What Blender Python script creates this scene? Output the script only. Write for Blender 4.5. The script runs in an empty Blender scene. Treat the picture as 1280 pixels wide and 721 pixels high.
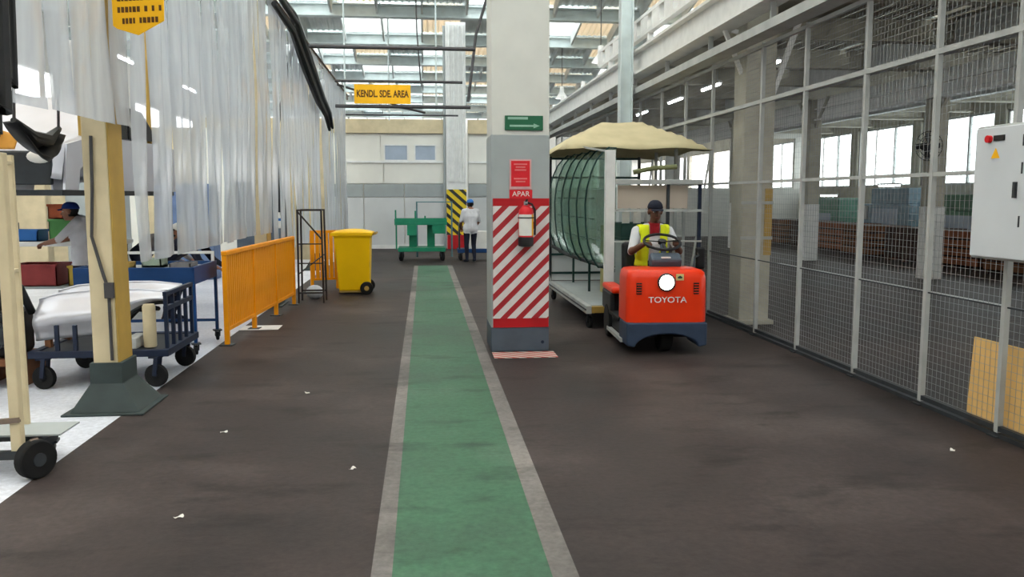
import bpy, bmesh, math, random
from mathutils import Vector, Matrix, Euler
random.seed(7)
PI = math.pi
scene = bpy.context.scene
COL = scene.collection

# ------------------------------------------------------------------ camera
cam_d = bpy.data.cameras.new('camera')
cam = bpy.data.objects.new('camera', cam_d)
COL.objects.link(cam)
cam_d.sensor_width = 36.0
cam_d.lens = 36.0 * 1050.0 / 1280.0
cam_d.clip_start = 0.05
cam_d.clip_end = 400
cam.location = (0, 0, 1.65)
cam.rotation_euler = (math.radians(90 - 6.25), 0, math.radians(-5.945))
scene.camera = cam

# ------------------------------------------------------------------ sky and exposure
world = bpy.data.worlds.new('overcast_sky')
scene.world = world
world.use_nodes = True
bg = world.node_tree.nodes['Background']
bg.inputs[0].default_value = (0.985, 0.985, 1.0, 1)
bg.inputs[1].default_value = 3.2
vs = scene.view_settings
vs.view_transform = 'Standard'
vs.look = 'None'
vs.exposure = 1.0
vs.gamma = 1
vs.use_curve_mapping = False
scene.cycles.use_denoising = True
scene.cycles.max_bounces = 8
scene.cycles.transparent_max_bounces = 24
scene.cycles.sample_clamp_indirect = 6

# ------------------------------------------------------------------ materials
def lin(c):
    r = []
    for v in c:
        v = v / 255.0
        r.append(v / 12.92 if v <= 0.04045 else ((v + 0.055) / 1.055) ** 2.4)
    return (r[0], r[1], r[2], 1.0)

MATS = {}
def M(name, rgb, rough=0.6, metal=0.0, var=0.12, scale=6.0, rgb2=None, bump=0.0, detail=4.0):
    """Painted / raw surface with procedural colour variation and optional fine relief."""
    if name in MATS:
        return MATS[name]
    m = bpy.data.materials.new(name)
    m.use_nodes = True
    nt = m.node_tree
    b = nt.nodes['Principled BSDF']
    b.inputs['Roughness'].default_value = rough
    b.inputs['Metallic'].default_value = metal
    b.inputs['Specular IOR Level'].default_value = 0.28
    tc = nt.nodes.new('ShaderNodeTexCoord')
    nz = nt.nodes.new('ShaderNodeTexNoise')
    nz.inputs['Scale'].default_value = scale
    nz.inputs['Detail'].default_value = detail
    nt.links.new(tc.outputs['Object'], nz.inputs['Vector'])
    rp = nt.nodes.new('ShaderNodeValToRGB')
    c1 = lin(rgb)
    c2 = lin(rgb2) if rgb2 else tuple(c * (1 - var * 2) for c in c1[:3]) + (1,)
    rp.color_ramp.elements[0].position = 0.32
    rp.color_ramp.elements[1].position = 0.68
    rp.color_ramp.elements[0].color = c2
    rp.color_ramp.elements[1].color = c1
    nt.links.new(nz.outputs['Fac'], rp.inputs['Fac'])
    nt.links.new(rp.outputs['Color'], b.inputs['Base Color'])
    if bump:
        bp = nt.nodes.new('ShaderNodeBump')
        bp.inputs['Strength'].default_value = bump
        bp.inputs['Distance'].default_value = 0.02
        nt.links.new(nz.outputs['Fac'], bp.inputs['Height'])
        nt.links.new(bp.outputs['Normal'], b.inputs['Normal'])
    MATS[name] = m
    return m

def M_emit(name, rgb, strength):
    if name in MATS:
        return MATS[name]
    m = bpy.data.materials.new(name)
    m.use_nodes = True
    b = m.node_tree.nodes['Principled BSDF']
    b.inputs['Base Color'].default_value = lin(rgb)
    b.inputs['Emission Color'].default_value = lin(rgb)
    b.inputs['Emission Strength'].default_value = strength
    MATS[name] = m
    return m

def M_clear(name, rgb, clear, rough=0.15, translucent=0.5, noise=0.0, gloss=0.5):
    """Thin clear or milky sheet: part passes straight through, the rest scatters and shines."""
    if name in MATS:
        return MATS[name]
    m = bpy.data.materials.new(name)
    m.use_nodes = True
    nt = m.node_tree
    nt.nodes.clear()
    out = nt.nodes.new('ShaderNodeOutputMaterial')
    tr = nt.nodes.new('ShaderNodeBsdfTransparent')
    tint = lin(rgb)
    tr.inputs[0].default_value = tuple(0.35 + 0.65 * c for c in tint[:3]) + (1,)
    df = nt.nodes.new('ShaderNodeBsdfDiffuse'); df.inputs[0].default_value = tint
    tl = nt.nodes.new('ShaderNodeBsdfTranslucent'); tl.inputs[0].default_value = tint
    gl = nt.nodes.new('ShaderNodeBsdfGlossy'); gl.inputs[0].default_value = (1, 1, 1, 1); gl.inputs[1].default_value = rough
    m1 = nt.nodes.new('ShaderNodeMixShader'); m1.inputs[0].default_value = translucent
    nt.links.new(df.outputs[0], m1.inputs[1]); nt.links.new(tl.outputs[0], m1.inputs[2])
    m2 = nt.nodes.new('ShaderNodeMixShader'); m2.inputs[0].default_value = clear
    nt.links.new(m1.outputs[0], m2.inputs[1]); nt.links.new(tr.outputs[0], m2.inputs[2])
    if noise:
        tc = nt.nodes.new('ShaderNodeTexCoord')
        mp = nt.nodes.new('ShaderNodeMapping'); mp.inputs['Scale'].default_value = (3, 3, 0.6)
        nz = nt.nodes.new('ShaderNodeTexNoise'); nz.inputs['Scale'].default_value = 2.5
        nt.links.new(tc.outputs['Object'], mp.inputs[0]); nt.links.new(mp.outputs[0], nz.inputs['Vector'])
        mr = nt.nodes.new('ShaderNodeMapRange')
        mr.inputs['To Min'].default_value = clear - noise; mr.inputs['To Max'].default_value = clear + noise
        nt.links.new(nz.outputs['Fac'], mr.inputs[0]); nt.links.new(mr.outputs[0], m2.inputs[0])
    lw = nt.nodes.new('ShaderNodeLayerWeight'); lw.inputs['Blend'].default_value = 0.5
    pw_ = nt.nodes.new('ShaderNodeMath'); pw_.operation = 'POWER'; pw_.inputs[1].default_value = 5.0
    nt.links.new(lw.outputs['Facing'], pw_.inputs[0])
    fr = nt.nodes.new('ShaderNodeMath'); fr.operation = 'MULTIPLY_ADD'; fr.inputs[1].default_value = gloss; fr.inputs[2].default_value = 0.035
    nt.links.new(pw_.outputs[0], fr.inputs[0])
    m3 = nt.nodes.new('ShaderNodeMixShader')
    nt.links.new(fr.outputs[0], m3.inputs[0]); nt.links.new(m2.outputs[0], m3.inputs[1]); nt.links.new(gl.outputs[0], m3.inputs[2])
    nt.links.new(m3.outputs[0], out.inputs[0])
    MATS[name] = m
    return m

def M_stripes(name, rgb_a, rgb_b, period, sx, sz, frac=0.5, rough=0.55, sy=0.0):
    """Painted diagonal warning stripes."""
    m = bpy.data.materials.new(name)
    m.use_nodes = True
    nt = m.node_tree
    b = nt.nodes['Principled BSDF']; b.inputs['Roughness'].default_value = rough
    tc = nt.nodes.new('ShaderNodeTexCoord')
    dp = nt.nodes.new('ShaderNodeVectorMath'); dp.operation = 'DOT_PRODUCT'
    dp.inputs[1].default_value = (sx / period, sy / period, sz / period)
    nt.links.new(tc.outputs['Object'], dp.inputs[0])
    fr = nt.nodes.new('ShaderNodeMath'); fr.operation = 'FRACT'
    nt.links.new(dp.outputs['Value'], fr.inputs[0])
    gt = nt.nodes.new('ShaderNodeMath'); gt.operation = 'GREATER_THAN'; gt.inputs[1].default_value = frac
    nt.links.new(fr.outputs[0], gt.inputs[0])
    nz = nt.nodes.new('ShaderNodeTexNoise'); nz.inputs['Scale'].default_value = 9
    nt.links.new(tc.outputs['Object'], nz.inputs['Vector'])
    mx = nt.nodes.new('ShaderNodeMix'); mx.data_type = 'RGBA'
    nt.links.new(gt.outputs[0], mx.inputs[0])
    mx.inputs[6].default_value = lin(rgb_a); mx.inputs[7].default_value = lin(rgb_b)
    mr = nt.nodes.new('ShaderNodeMapRange'); mr.inputs['To Min'].default_value = 0.8; mr.inputs['To Max'].default_value = 1.08
    nt.links.new(nz.outputs['Fac'], mr.inputs[0])
    mu = nt.nodes.new('ShaderNodeVectorMath'); mu.operation = 'SCALE'
    nt.links.new(mx.outputs[2], mu.inputs[0]); nt.links.new(mr.outputs[0], mu.inputs['Scale'])
    nt.links.new(mu.outputs[0], b.inputs['Base Color'])
    MATS[name] = m
    return m

def M_floor(name, base, dark, light, rough=0.55, spec=0.35, stain=0.55):
    """Worn concrete: broad blotches, fine grain, dark oil stains, a few pale scuffs."""
    m = bpy.data.materials.new(name)
    m.use_nodes = True
    nt = m.node_tree
    b = nt.nodes['Principled BSDF']
    b.inputs['Specular IOR Level'].default_value = spec
    tc = nt.nodes.new('ShaderNodeTexCoord')
    def noise(scale, detail=5, rough_=0.6, mapping=None):
        n = nt.nodes.new('ShaderNodeTexNoise')
        n.inputs['Scale'].default_value = scale; n.inputs['Detail'].default_value = detail
        n.inputs['Roughness'].default_value = rough_
        if mapping:
            mp = nt.nodes.new('ShaderNodeMapping'); mp.inputs['Scale'].default_value = mapping
            nt.links.new(tc.outputs['Object'], mp.inputs[0]); nt.links.new(mp.outputs[0], n.inputs['Vector'])
        else:
            nt.links.new(tc.outputs['Object'], n.inputs['Vector'])
        return n
    def ramp(src, stops):
        r = nt.nodes.new('ShaderNodeValToRGB')
        while len(r.color_ramp.elements) < len(stops):
            r.color_ramp.elements.new(0.5)
        for e, (p, c) in zip(r.color_ramp.elements, stops):
            e.position = p; e.color = c
        nt.links.new(src, r.inputs[0]); return r
    def mix(fac, a, bcol, mode='MIX'):
        x = nt.nodes.new('ShaderNodeMix'); x.data_type = 'RGBA'; x.blend_type = mode
        nt.links.new(fac, x.inputs[0]); nt.links.new(a, x.inputs[6])
        if isinstance(bcol, tuple): x.inputs[7].default_value = bcol
        else: nt.links.new(bcol, x.inputs[7])
        return x.outputs[2]
    big = noise(0.55, 6)
    c0 = ramp(big.outputs['Fac'], [(0.36, lin(dark)), (0.52, lin(base)), (0.68, lin(light))]).outputs[0]
    fine = noise(22, 6, 0.7)
    fr = ramp(fine.outputs['Fac'], [(0.3, (0.72, 0.72, 0.72, 1)), (0.7, (1.12, 1.12, 1.12, 1))]).outputs[0]
    x = nt.nodes.new('ShaderNodeMix'); x.data_type = 'RGBA'; x.blend_type = 'MULTIPLY'; x.inputs[0].default_value = 1
    nt.links.new(c0, x.inputs[6]); nt.links.new(fr, x.inputs[7])
    st = noise(1.3, 7, 0.62, (1.0, 2.2, 1))
    sm = ramp(st.outputs['Fac'], [(0.54, (0, 0, 0, 1)), (0.68, (stain, stain, stain, 1))]).outputs[0]
    dk = tuple(v * 0.42 for v in lin(dark)[:3]) + (1,)
    c1 = mix(sm, x.outputs[2], dk)
    sc = noise(3.1, 8, 0.75)
    scm = ramp(sc.outputs['Fac'], [(0.64, (0, 0, 0, 1)), (0.76, (0.5, 0.5, 0.5, 1))]).outputs[0]
    c2 = mix(scm, c1, lin(light))
    nt.links.new(c2, b.inputs['Base Color'])
    rr = nt.nodes.new('ShaderNodeMapRange'); rr.inputs['To Min'].default_value = rough - 0.12; rr.inputs['To Max'].default_value = rough + 0.15
    nt.links.new(big.outputs['Fac'], rr.inputs[0]); nt.links.new(rr.outputs[0], b.inputs['Roughness'])
    bp = nt.nodes.new('ShaderNodeBump'); bp.inputs['Strength'].default_value = 0.15; bp.inputs['Distance'].default_value = 0.01
    nt.links.new(fine.outputs['Fac'], bp.inputs['Height']); nt.links.new(bp.outputs['Normal'], b.inputs['Normal'])
    MATS[name] = m
    return m

m_floor = M_floor('aisle_concrete', (58, 50, 49), (42, 37, 37), (80, 71, 69), 0.56, 0.18, 0.75)
m_wfloor = M_floor('white_epoxy', (205, 208, 218), (186, 190, 202), (222, 224, 232), 0.35, 0.5, 0.15)
m_lane = M_floor('green_lane_paint', (64, 104, 80), (56, 84, 68), (84, 112, 94), 0.55, 0.2, 0.65)
m_stripe = M_floor('worn_lane_stripe', (122, 118, 115), (90, 87, 85), (142, 137, 133), 0.65, 0.15, 0.5)
m_white = M('white_paint', (226, 226, 224), 0.5, 0, 0.06)
m_offwhite = M('offwhite_plaster', (206, 205, 198), 0.75, 0, 0.06, 2.0)
m_greyp = M('grey_paint', (160, 166, 166), 0.6, 0, 0.05, 3)
m_dgrey = M('slate_paint', (78, 88, 100), 0.6, 0, 0.1, 5)
m_cream = M('cream_paint', (208, 192, 158), 0.6, 0, 0.1, 4)
m_tan = M('tan_yellow_paint', (178, 144, 70), 0.6, 0, 0.12, 4)
m_palegreen = M('pale_green_steel', (208, 218, 218), 0.55, 0, 0.08, 4)
m_ltgrey = M('light_grey_steel', (176, 178, 176), 0.5, 0, 0.1, 4)
m_steel = M('galvanised_steel', (168, 170, 172), 0.4, 0.6, 0.1, 8)
m_dsteel = M('dark_steel', (58, 62, 66), 0.5, 0.3, 0.15, 8)
m_black = M('black_plastic', (26, 27, 30), 0.5, 0, 0.2, 10)
m_rubber = M('black_rubber', (22, 22, 23), 0.85, 0, 0.2, 12)
m_conc = M('bare_concrete', (176, 172, 158), 0.85, 0, 0.12, 3, None, 0.2)
m_greyroof = M('grey_roof_sheet', (214, 218, 216), 0.7, 0, 0.1, 1.5)
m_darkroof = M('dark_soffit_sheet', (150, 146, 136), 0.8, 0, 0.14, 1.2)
m_orange = M('orange_tractor_paint', (226, 52, 10), 0.32, 0, 0.04, 3)
m_yorange = M('orange_yellow_barrier_paint', (236, 148, 0), 0.45, 0, 0.08, 3)
m_yellow = M('yellow_bin_plastic', (242, 190, 0), 0.4, 0, 0.04, 3)
m_signyellow = M('sign_yellow', (246, 182, 14), 0.5, 0, 0.05, 4)
m_red = M('red_paint', (178, 24, 32), 0.5, 0, 0.08, 5)
m_signred = M('sign_red', (212, 34, 44), 0.45, 0, 0.06, 6)
m_green = M('green_cart_paint', (28, 128, 96), 0.5, 0, 0.1, 5)
m_dkgreen = M('dark_green_steel', (28, 62, 58), 0.5, 0, 0.1, 6)
m_plinth = M('dark_green_grey_plinth', (52, 62, 62), 0.6, 0, 0.12, 6)
m_signgreen = M('sign_green', (34, 96, 66), 0.5, 0, 0.06, 6)
m_navy = M('navy_steel', (30, 40, 62), 0.5, 0.1, 0.12, 6)
m_blue = M('blue_cart_paint', (22, 62, 112), 0.5, 0, 0.08, 5)
m_skyblue = M('blue_plastic', (40, 104, 176), 0.5, 0, 0.08, 5)
m_silver = M('silver_car_panel', (200, 200, 208), 0.28, 0.35, 0.05, 2)
m_tarp = M('beige_tarp', (190, 178, 142), 0.8, 0, 0.08, 3, None, 0.3)
m_card = M('brown_cardboard', (232, 190, 122), 0.85, 0, 0.06, 4)
m_cardedge = M('cardboard_edge', (170, 134, 84), 0.9, 0, 0.15, 40)
m_wood = M('brown_crate_wood', (120, 78, 52), 0.8, 0, 0.15, 5)
m_pipe = M('dark_conduit', (74, 72, 74), 0.5, 0.2, 0.1, 6)
m_brownrail = M('brown_painted_rail', (120, 104, 92), 0.6, 0, 0.12, 5)
m_paper = M('white_paper', (226, 224, 218), 0.8, 0, 0.05, 8)
m_ink = M('dark_print', (92, 58, 10), 0.6, 0, 0.1, 9)
m_skin = M('skin', (142, 96, 74), 0.55, 0, 0.06, 8)
m_skin_d = M('skin_dark', (112, 74, 58), 0.55, 0, 0.06, 8)
m_shirt_w = M('light_shirt_cloth', (206, 206, 210), 0.9, 0, 0.08, 6, None, 0.3)
m_shirt_g = M('grey_cloth', (126, 124, 126), 0.9, 0, 0.1, 6, None, 0.3)
m_trouser = M('dark_navy_cloth', (30, 33, 48), 0.9, 0, 0.1, 6, None, 0.3)
m_hivis = M('hivis_yellow_cloth', (222, 232, 30), 0.8, 0, 0.06, 6)
m_redcloth = M('dark_red_cloth', (150, 26, 34), 0.9, 0, 0.1, 6)
m_hair = M('black_hair', (24, 20, 20), 0.7, 0, 0.1, 20)
m_eyew = M('eye_white', (220, 216, 210), 0.4, 0, 0.02)
m_lip = M('lip', (116, 62, 56), 0.6, 0, 0.05)
m_tube = M_emit('fluorescent_tube', (246, 250, 255), 9.0)
m_head = M_emit('headlamp_lens', (255, 240, 214), 14.0)
m_beige = M_clear('beige_fibreglass_sheet', (244, 234, 216), 0.05, 0.5, 0.3, 0.0, 0.1)
m_sky = M_clear('skylight_sheet', (235, 240, 238), 0.7, 0.3, 0.8)
m_strip = M_clear('milky_vinyl', (198, 202, 208), 0.33, 0.16, 0.5, 0.16)
m_pane = M_clear('window_glass', (225, 235, 235), 0.9, 0.05, 0.5)
m_bluepane = M('blue_grey_window_film', (168, 180, 196), 0.25, 0, 0.08, 2)
m_wind = M_clear('windscreen_glass', (212, 230, 222), 0.92, 0.03, 0.6, 0, 0.9)
m_haz = M_stripes('red_white_hazard', (168, 26, 36), (216, 208, 206), 0.118, -0.7071, 0.7071, 0.46)
m_haz2 = M_stripes('yellow_black_hazard', (232, 200, 22), (26, 28, 30), 0.22, 0.66, 0.75, 0.55)
m_haz3 = M_stripes('floor_red_white', (176, 70, 66), (196, 186, 178), 0.09, 0.6, 0, 0.5, 0.6, 0.8)

# ------------------------------------------------------------------ mesh builder
class B:
    def __init__(s):
        s.v = []; s.f = []
    def _add(s, vs, fs):
        o = len(s.v)
        s.v += [tuple(v) for v in vs]
        s.f += [tuple(i + o for i in f) for f in fs]
        return s
    def box(s, x0, x1, y0, y1, z0, z1, mtx=None):
        vs = [Vector((x, y, z)) for x in (x0, x1) for y in (y0, y1) for z in (z0, z1)]
        if mtx: vs = [mtx @ v for v in vs]
        return s._add(vs, [(0, 1, 3, 2), (4, 6, 7, 5), (0, 4, 5, 1), (2, 3, 7, 6), (0, 2, 6, 4), (1, 5, 7, 3)])
    def obox(s, c, size, rot=(0, 0, 0)):
        m = Matrix.Translation(c) @ Euler(rot).to_matrix().to_4x4()
        a, b, d = (q / 2 for q in size)
        return s.box(-a, a, -b, b, -d, d, m)
    def bar(s, p0, p1, w, h=None):
        h = h or w
        p0 = Vector(p0); p1 = Vector(p1); d = p1 - p0
        q = d.to_track_quat('Y', 'Z')
        m = Matrix.Translation(p0) @ q.to_matrix().to_4x4()
        return s.box(-w / 2, w / 2, 0, d.length, -h / 2, h / 2, m)
    def ring_tube(s, pts, rads, n=8, cap=True):
        pts = [Vector(p) for p in pts]
        t0 = (pts[1] - pts[0]).normalized()
        ref = Vector((0, 0, 1)) if abs(t0.z) < 0.9 else Vector((1, 0, 0))
        u = t0.cross(ref).normalized()
        vs = []; fs = []
        for i, p in enumerate(pts):
            t = (pts[min(i + 1, len(pts) - 1)] - pts[max(i - 1, 0)]).normalized()
            u = (u - t * u.dot(t)).normalized(); w = t.cross(u)
            for k in range(n):
                a = 2 * PI * k / n
                vs.append(p + (u * math.cos(a) + w * math.sin(a)) * rads[i])
        for i in range(len(pts) - 1):
            for k in range(n):
                fs.append((i * n + k, i * n + (k + 1) % n, (i + 1) * n + (k + 1) % n, (i + 1) * n + k))
        if cap:
            fs.append(tuple(range(n))[::-1]); fs.append(tuple((len(pts) - 1) * n + k for k in range(n)))
        return s._add(vs, fs)
    def tube(s, pts, r, n=8):
        return s.ring_tube(pts, [r] * len(pts), n)
    def cyl(s, p0, p1, r0, r1=None, n=14):
        return s.ring_tube([p0, p1], [r0, r0 if r1 is None else r1], n)
    def sph(s, c, r, nu=14, nv=9, mtx=None):
        if not hasattr(r, '__len__'): r = (r, r, r)
        c = Vector(c); vs = []; fs = []
        R3 = mtx or Matrix.Identity(3)
        vs.append(c + R3 @ Vector((0, 0, r[2])))
        for j in range(1, nv):
            th = PI * j / nv
            for i in range(nu):
                ph = 2 * PI * i / nu
                vs.append(c + R3 @ Vector((r[0] * math.sin(th) * math.cos(ph), r[1] * math.sin(th) * math.sin(ph), r[2] * math.cos(th))))
        vs.append(c + R3 @ Vector((0, 0, -r[2])))
        L = len(vs) - 1
        for i in range(nu):
            fs.append((0, 1 + i, 1 + (i + 1) % nu))
            fs.append((L, L - nu + (i + 1) % nu, L - nu + i))
        for j in range(nv - 2):
            for i in range(nu):
                a = 1 + j * nu + i; b = 1 + j * nu + (i + 1) % nu
                fs.append((a, a + nu, b + nu, b))
        return s._add(vs, fs)
    def cap(s, p0, p1, r0, r1=None):
        r1 = r0 if r1 is None else r1
        s.sph(p0, r0, 12, 8); s.sph(p1, r1, 12, 8)
        if (Vector(p1) - Vector(p0)).length > 1e-4: s.cyl(p0, p1, r0, r1, 12)
        return s
    def prism(s, pts, plane, a, b):
        f = {'xz': lambda p, t: (p[0], t, p[1]), 'xy': lambda p, t: (p[0], p[1], t), 'yz': lambda p, t: (t, p[0], p[1])}[plane]
        n = len(pts)
        vs = [f(p, a) for p in pts] + [f(p, b) for p in pts]
        fs = [tuple(range(n))[::-1], tuple(range(n, 2 * n))] + [(i, (i + 1) % n, n + (i + 1) % n, n + i) for i in range(n)]
        return s._add(vs, fs)
    def torus(s, c, R, r, mtx=None, nu=28, nv=8):
        R3 = mtx or Matrix.Identity(3); c = Vector(c); vs = []; fs = []
        for i in range(nu):
            a = 2 * PI * i / nu
            for j in range(nv):
                b = 2 * PI * j / nv
                vs.append(c + R3 @ Vector(((R + r * math.cos(b)) * math.cos(a), (R + r * math.cos(b)) * math.sin(a), r * math.sin(b))))
        for i in range(nu):
            for j in range(nv):
                fs.append((i * nv + j, ((i + 1) % nu) * nv + j, ((i + 1) % nu) * nv + (j + 1) % nv, i * nv + (j + 1) % nv))
        return s._add(vs, fs)
    def lathe(s, prof, c=(0, 0, 0), n=20, mtx=None):
        R3 = mtx or Matrix.Identity(3); c = Vector(c); vs = []; fs = []
        for (r, z) in prof:
            for k in range(n):
                a = 2 * PI * k / n
                vs.append(c + R3 @ Vector((r * math.cos(a), r * math.sin(a), z)))
        for i in range(len(prof) - 1):
            for k in range(n):
                fs.append((i * n + k, i * n + (k + 1) % n, (i + 1) * n + (k + 1) % n, (i + 1) * n + k))
        fs.append(tuple(range(n))[::-1]); fs.append(tuple((len(prof) - 1) * n + k for k in range(n)))
        return s._add(vs, fs)
    def grid(s, fn, nu, nv, thick=None):
        """fn(i/nu, j/nv) -> point; open sheet (thickness is left to a Solidify modifier)."""
        vs = [fn(i / nu, j / nv) for i in range(nu + 1) for j in range(nv + 1)]
        fs = [(i * (nv + 1) + j, (i + 1) * (nv + 1) + j, (i + 1) * (nv + 1) + j + 1, i * (nv + 1) + j + 1) for i in range(nu) for j in range(nv)]
        return s._add(vs, fs)
    def mesh(s, name, mat, smooth=False):
        me = bpy.data.meshes.new(name)
        me.from_pydata(s.v, [], s.f)
        bm = bmesh.new(); bm.from_mesh(me)
        bmesh.ops.recalc_face_normals(bm, faces=bm.faces); bm.to_mesh(me); bm.free()
        if smooth:
            me.shade_smooth(); me.set_sharp_from_angle(angle=math.radians(42))
        if mat: me.materials.append(mat)
        return me
    def build(s, name, mat, parent=None, smooth=False, bevel=0.0, solid=0.0, loc=None, seg=2):
        o = bpy.data.objects.new(name, s.mesh(name, mat, smooth))
        COL.objects.link(o)
        if loc: o.location = loc
        if parent: o.parent = parent
        if solid:
            md = o.modifiers.new('solid', 'SOLIDIFY'); md.thickness = solid; md.offset = 0
        if bevel:
            md = o.modifiers.new('bevel', 'BEVEL'); md.width = bevel; md.segments = seg; md.limit_method = 'ANGLE'
        return o

def tag(o, label, cat, group=None):
    o['label'] = label; o['category'] = cat
    if group: o['group'] = group
    return o
def thing(name, label, cat, loc=(0, 0, 0), rz=0, group=None):
    o = bpy.data.objects.new(name, None); COL.objects.link(o)
    o.empty_display_size = 0.1
    o.location = loc; o.rotation_euler = (0, 0, rz)
    return tag(o, label, cat, group)
def struct(o):
    o['kind'] = 'structure'; return o
def sroot(name, loc=(0, 0, 0)):
    o = bpy.data.objects.new(name, None); COL.objects.link(o); o.location = loc; o['kind'] = 'structure'; return o
def inst(me, name, parent, loc=(0, 0, 0), rot=(0, 0, 0), scale=None):
    o = bpy.data.objects.new(name, me); COL.objects.link(o)
    o.location = loc; o.rotation_euler = rot
    if scale: o.scale = scale
    if parent: o.parent = parent
    return o
def dup(root, loc, rz=None, label=None, group=None):
    r = root.copy(); COL.objects.link(r); r.location = loc
    if rz is not None: r.rotation_euler = (0, 0, rz)
    if label: r['label'] = label
    if group: r['group'] = group
    for ch in list(root.children):
        c = ch.copy(); COL.objects.link(c); c.parent = r
        for gch in list(ch.children):
            d = gch.copy(); COL.objects.link(d); d.parent = c
    return r
def lettering(txt, size, mat, parent, loc, rot=(PI / 2, 0, 0), name='lettering', depth=0.002, sx=1.0, bold=0.0):
    cu = bpy.data.curves.new('txt', 'FONT')
    cu.body = txt; cu.size = size; cu.align_x = 'CENTER'; cu.align_y = 'CENTER'; cu.extrude = depth; cu.offset = bold
    t = bpy.data.objects.new('txt', cu); COL.objects.link(t)
    bpy.context.view_layer.update()
    dg = bpy.context.evaluated_depsgraph_get()
    me = bpy.data.meshes.new_from_object(t.evaluated_get(dg))
    bpy.data.objects.remove(t); bpy.data.curves.remove(cu)
    me.materials.clear(); me.materials.append(mat)
    return inst(me, name, parent, loc, rot, (sx, 1, 1))
def caster(parent, x, y, z_top, r=0.07, w=0.04, yaw=0.3, mat_fork=None):
    """wheel under a plate: the wheel is a part, its fork a sub-part"""
    c, s_ = math.cos(yaw), math.sin(yaw)
    ax = Vector((c, s_, 0)) * (w / 2)
    cen = Vector((x, y, r))
    wb = B(); wb.cyl(cen - ax, cen + ax, r, n=20); wb.cyl(cen - ax * 1.25, cen + ax * 1.25, r * 0.35, n=12)
    wheel = wb.build('caster_wheel', m_rubber, parent, True, 0.006)
    fb = B()
    for sg in (-1, 1):
        q = cen + ax * 1.5 * sg
        fb.bar(q, (q.x + s_ * 0.02, q.y - c * 0.02, z_top - 0.012), 0.035 if False else 0.012, 0.035)
    fb.obox((x, y, z_top - 0.008), (0.09, 0.09, 0.016), (0, 0, yaw))
    fb.build('caster_fork', mat_fork or m_dsteel, wheel)
    return wheel
# ================================================================== THE SETTING
# floors
fl = struct(B().box(-2.3, 16.2, -6, 62, -0.1, 0).build('floor', m_floor))
lane = B().box(-0.158, 0.54, 1.0, 20.2, 0, 0.003).build('green_lane', m_lane, fl)
B().box(-0.25, -0.158, 1.0, 20.2, 0, 0.004).build('lane_stripe', m_stripe, fl)
B().box(0.54, 0.655, 1.0, 20.2, 0, 0.004).build('lane_stripe', m_stripe, fl)
B().box(8.62, 8.8, 11.8, 20.0, 0, 0.004).build('floor_line', m_white, fl)
B().box(0.70, 1.36, 8.45, 8.78, 0, 0.004).build('hatched_marking', m_haz3, fl)
B().box(-2.3, -1.83, 10.6, 10.95, 0, 0.004).build('floor_line', m_white, fl)
struct(B().box(-12.2, -2.3, -6, 62, -0.1, 0).build('floor_white', m_wfloor))

# sawtooth roof: every sheet and beam of the visible bays is a part of the ceiling
ceil = sroot('ceiling', (0, 0, 7))
PITCH, RISE = 4.5, 0.95
ang = -math.atan2(RISE - 0.05, 4.2)
CW = 1.3
sheet_len = math.hypot(4.2, RISE)
def roof_sheet(w):
    b = B(); n = 7
    for i in range(n):
        x0 = -w / 2 + w * i / n; d = w / n
        b.prism([(x0, 0.0), (x0 + d * 0.3, 0.035), (x0 + d * 0.7, 0.035), (x0 + d, 0.0), (x0 + d, 0.02), (x0 + d * .7, .055), (x0 + d * .3, .055), (x0, .02)], 'xz', 0, sheet_len)
    return b
me_bei = roof_sheet(CW).mesh('roof_sheet', m_beige)
me_gry = roof_sheet(CW).mesh('roof_sheet', m_greyroof)
me_skl = B().box(-CW / 2 + 0.04, CW / 2 - 0.04, 0, sheet_len, 0, 0.012).mesh('skylight_sheet', m_sky)
me_glz = B().box(-CW / 2 + 0.03, CW / 2 - 0.03, 0, 0.012, 0, RISE - 0.1).mesh('glazing_pane', m_pane)
rr = random.Random(11)
me_rib = B().box(-0.03, 0.03, 0, sheet_len, -0.34, 0.0).mesh('roof_rib', m_greyroof)
bays = [-6 + PITCH * k for k in range(15)]
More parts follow.
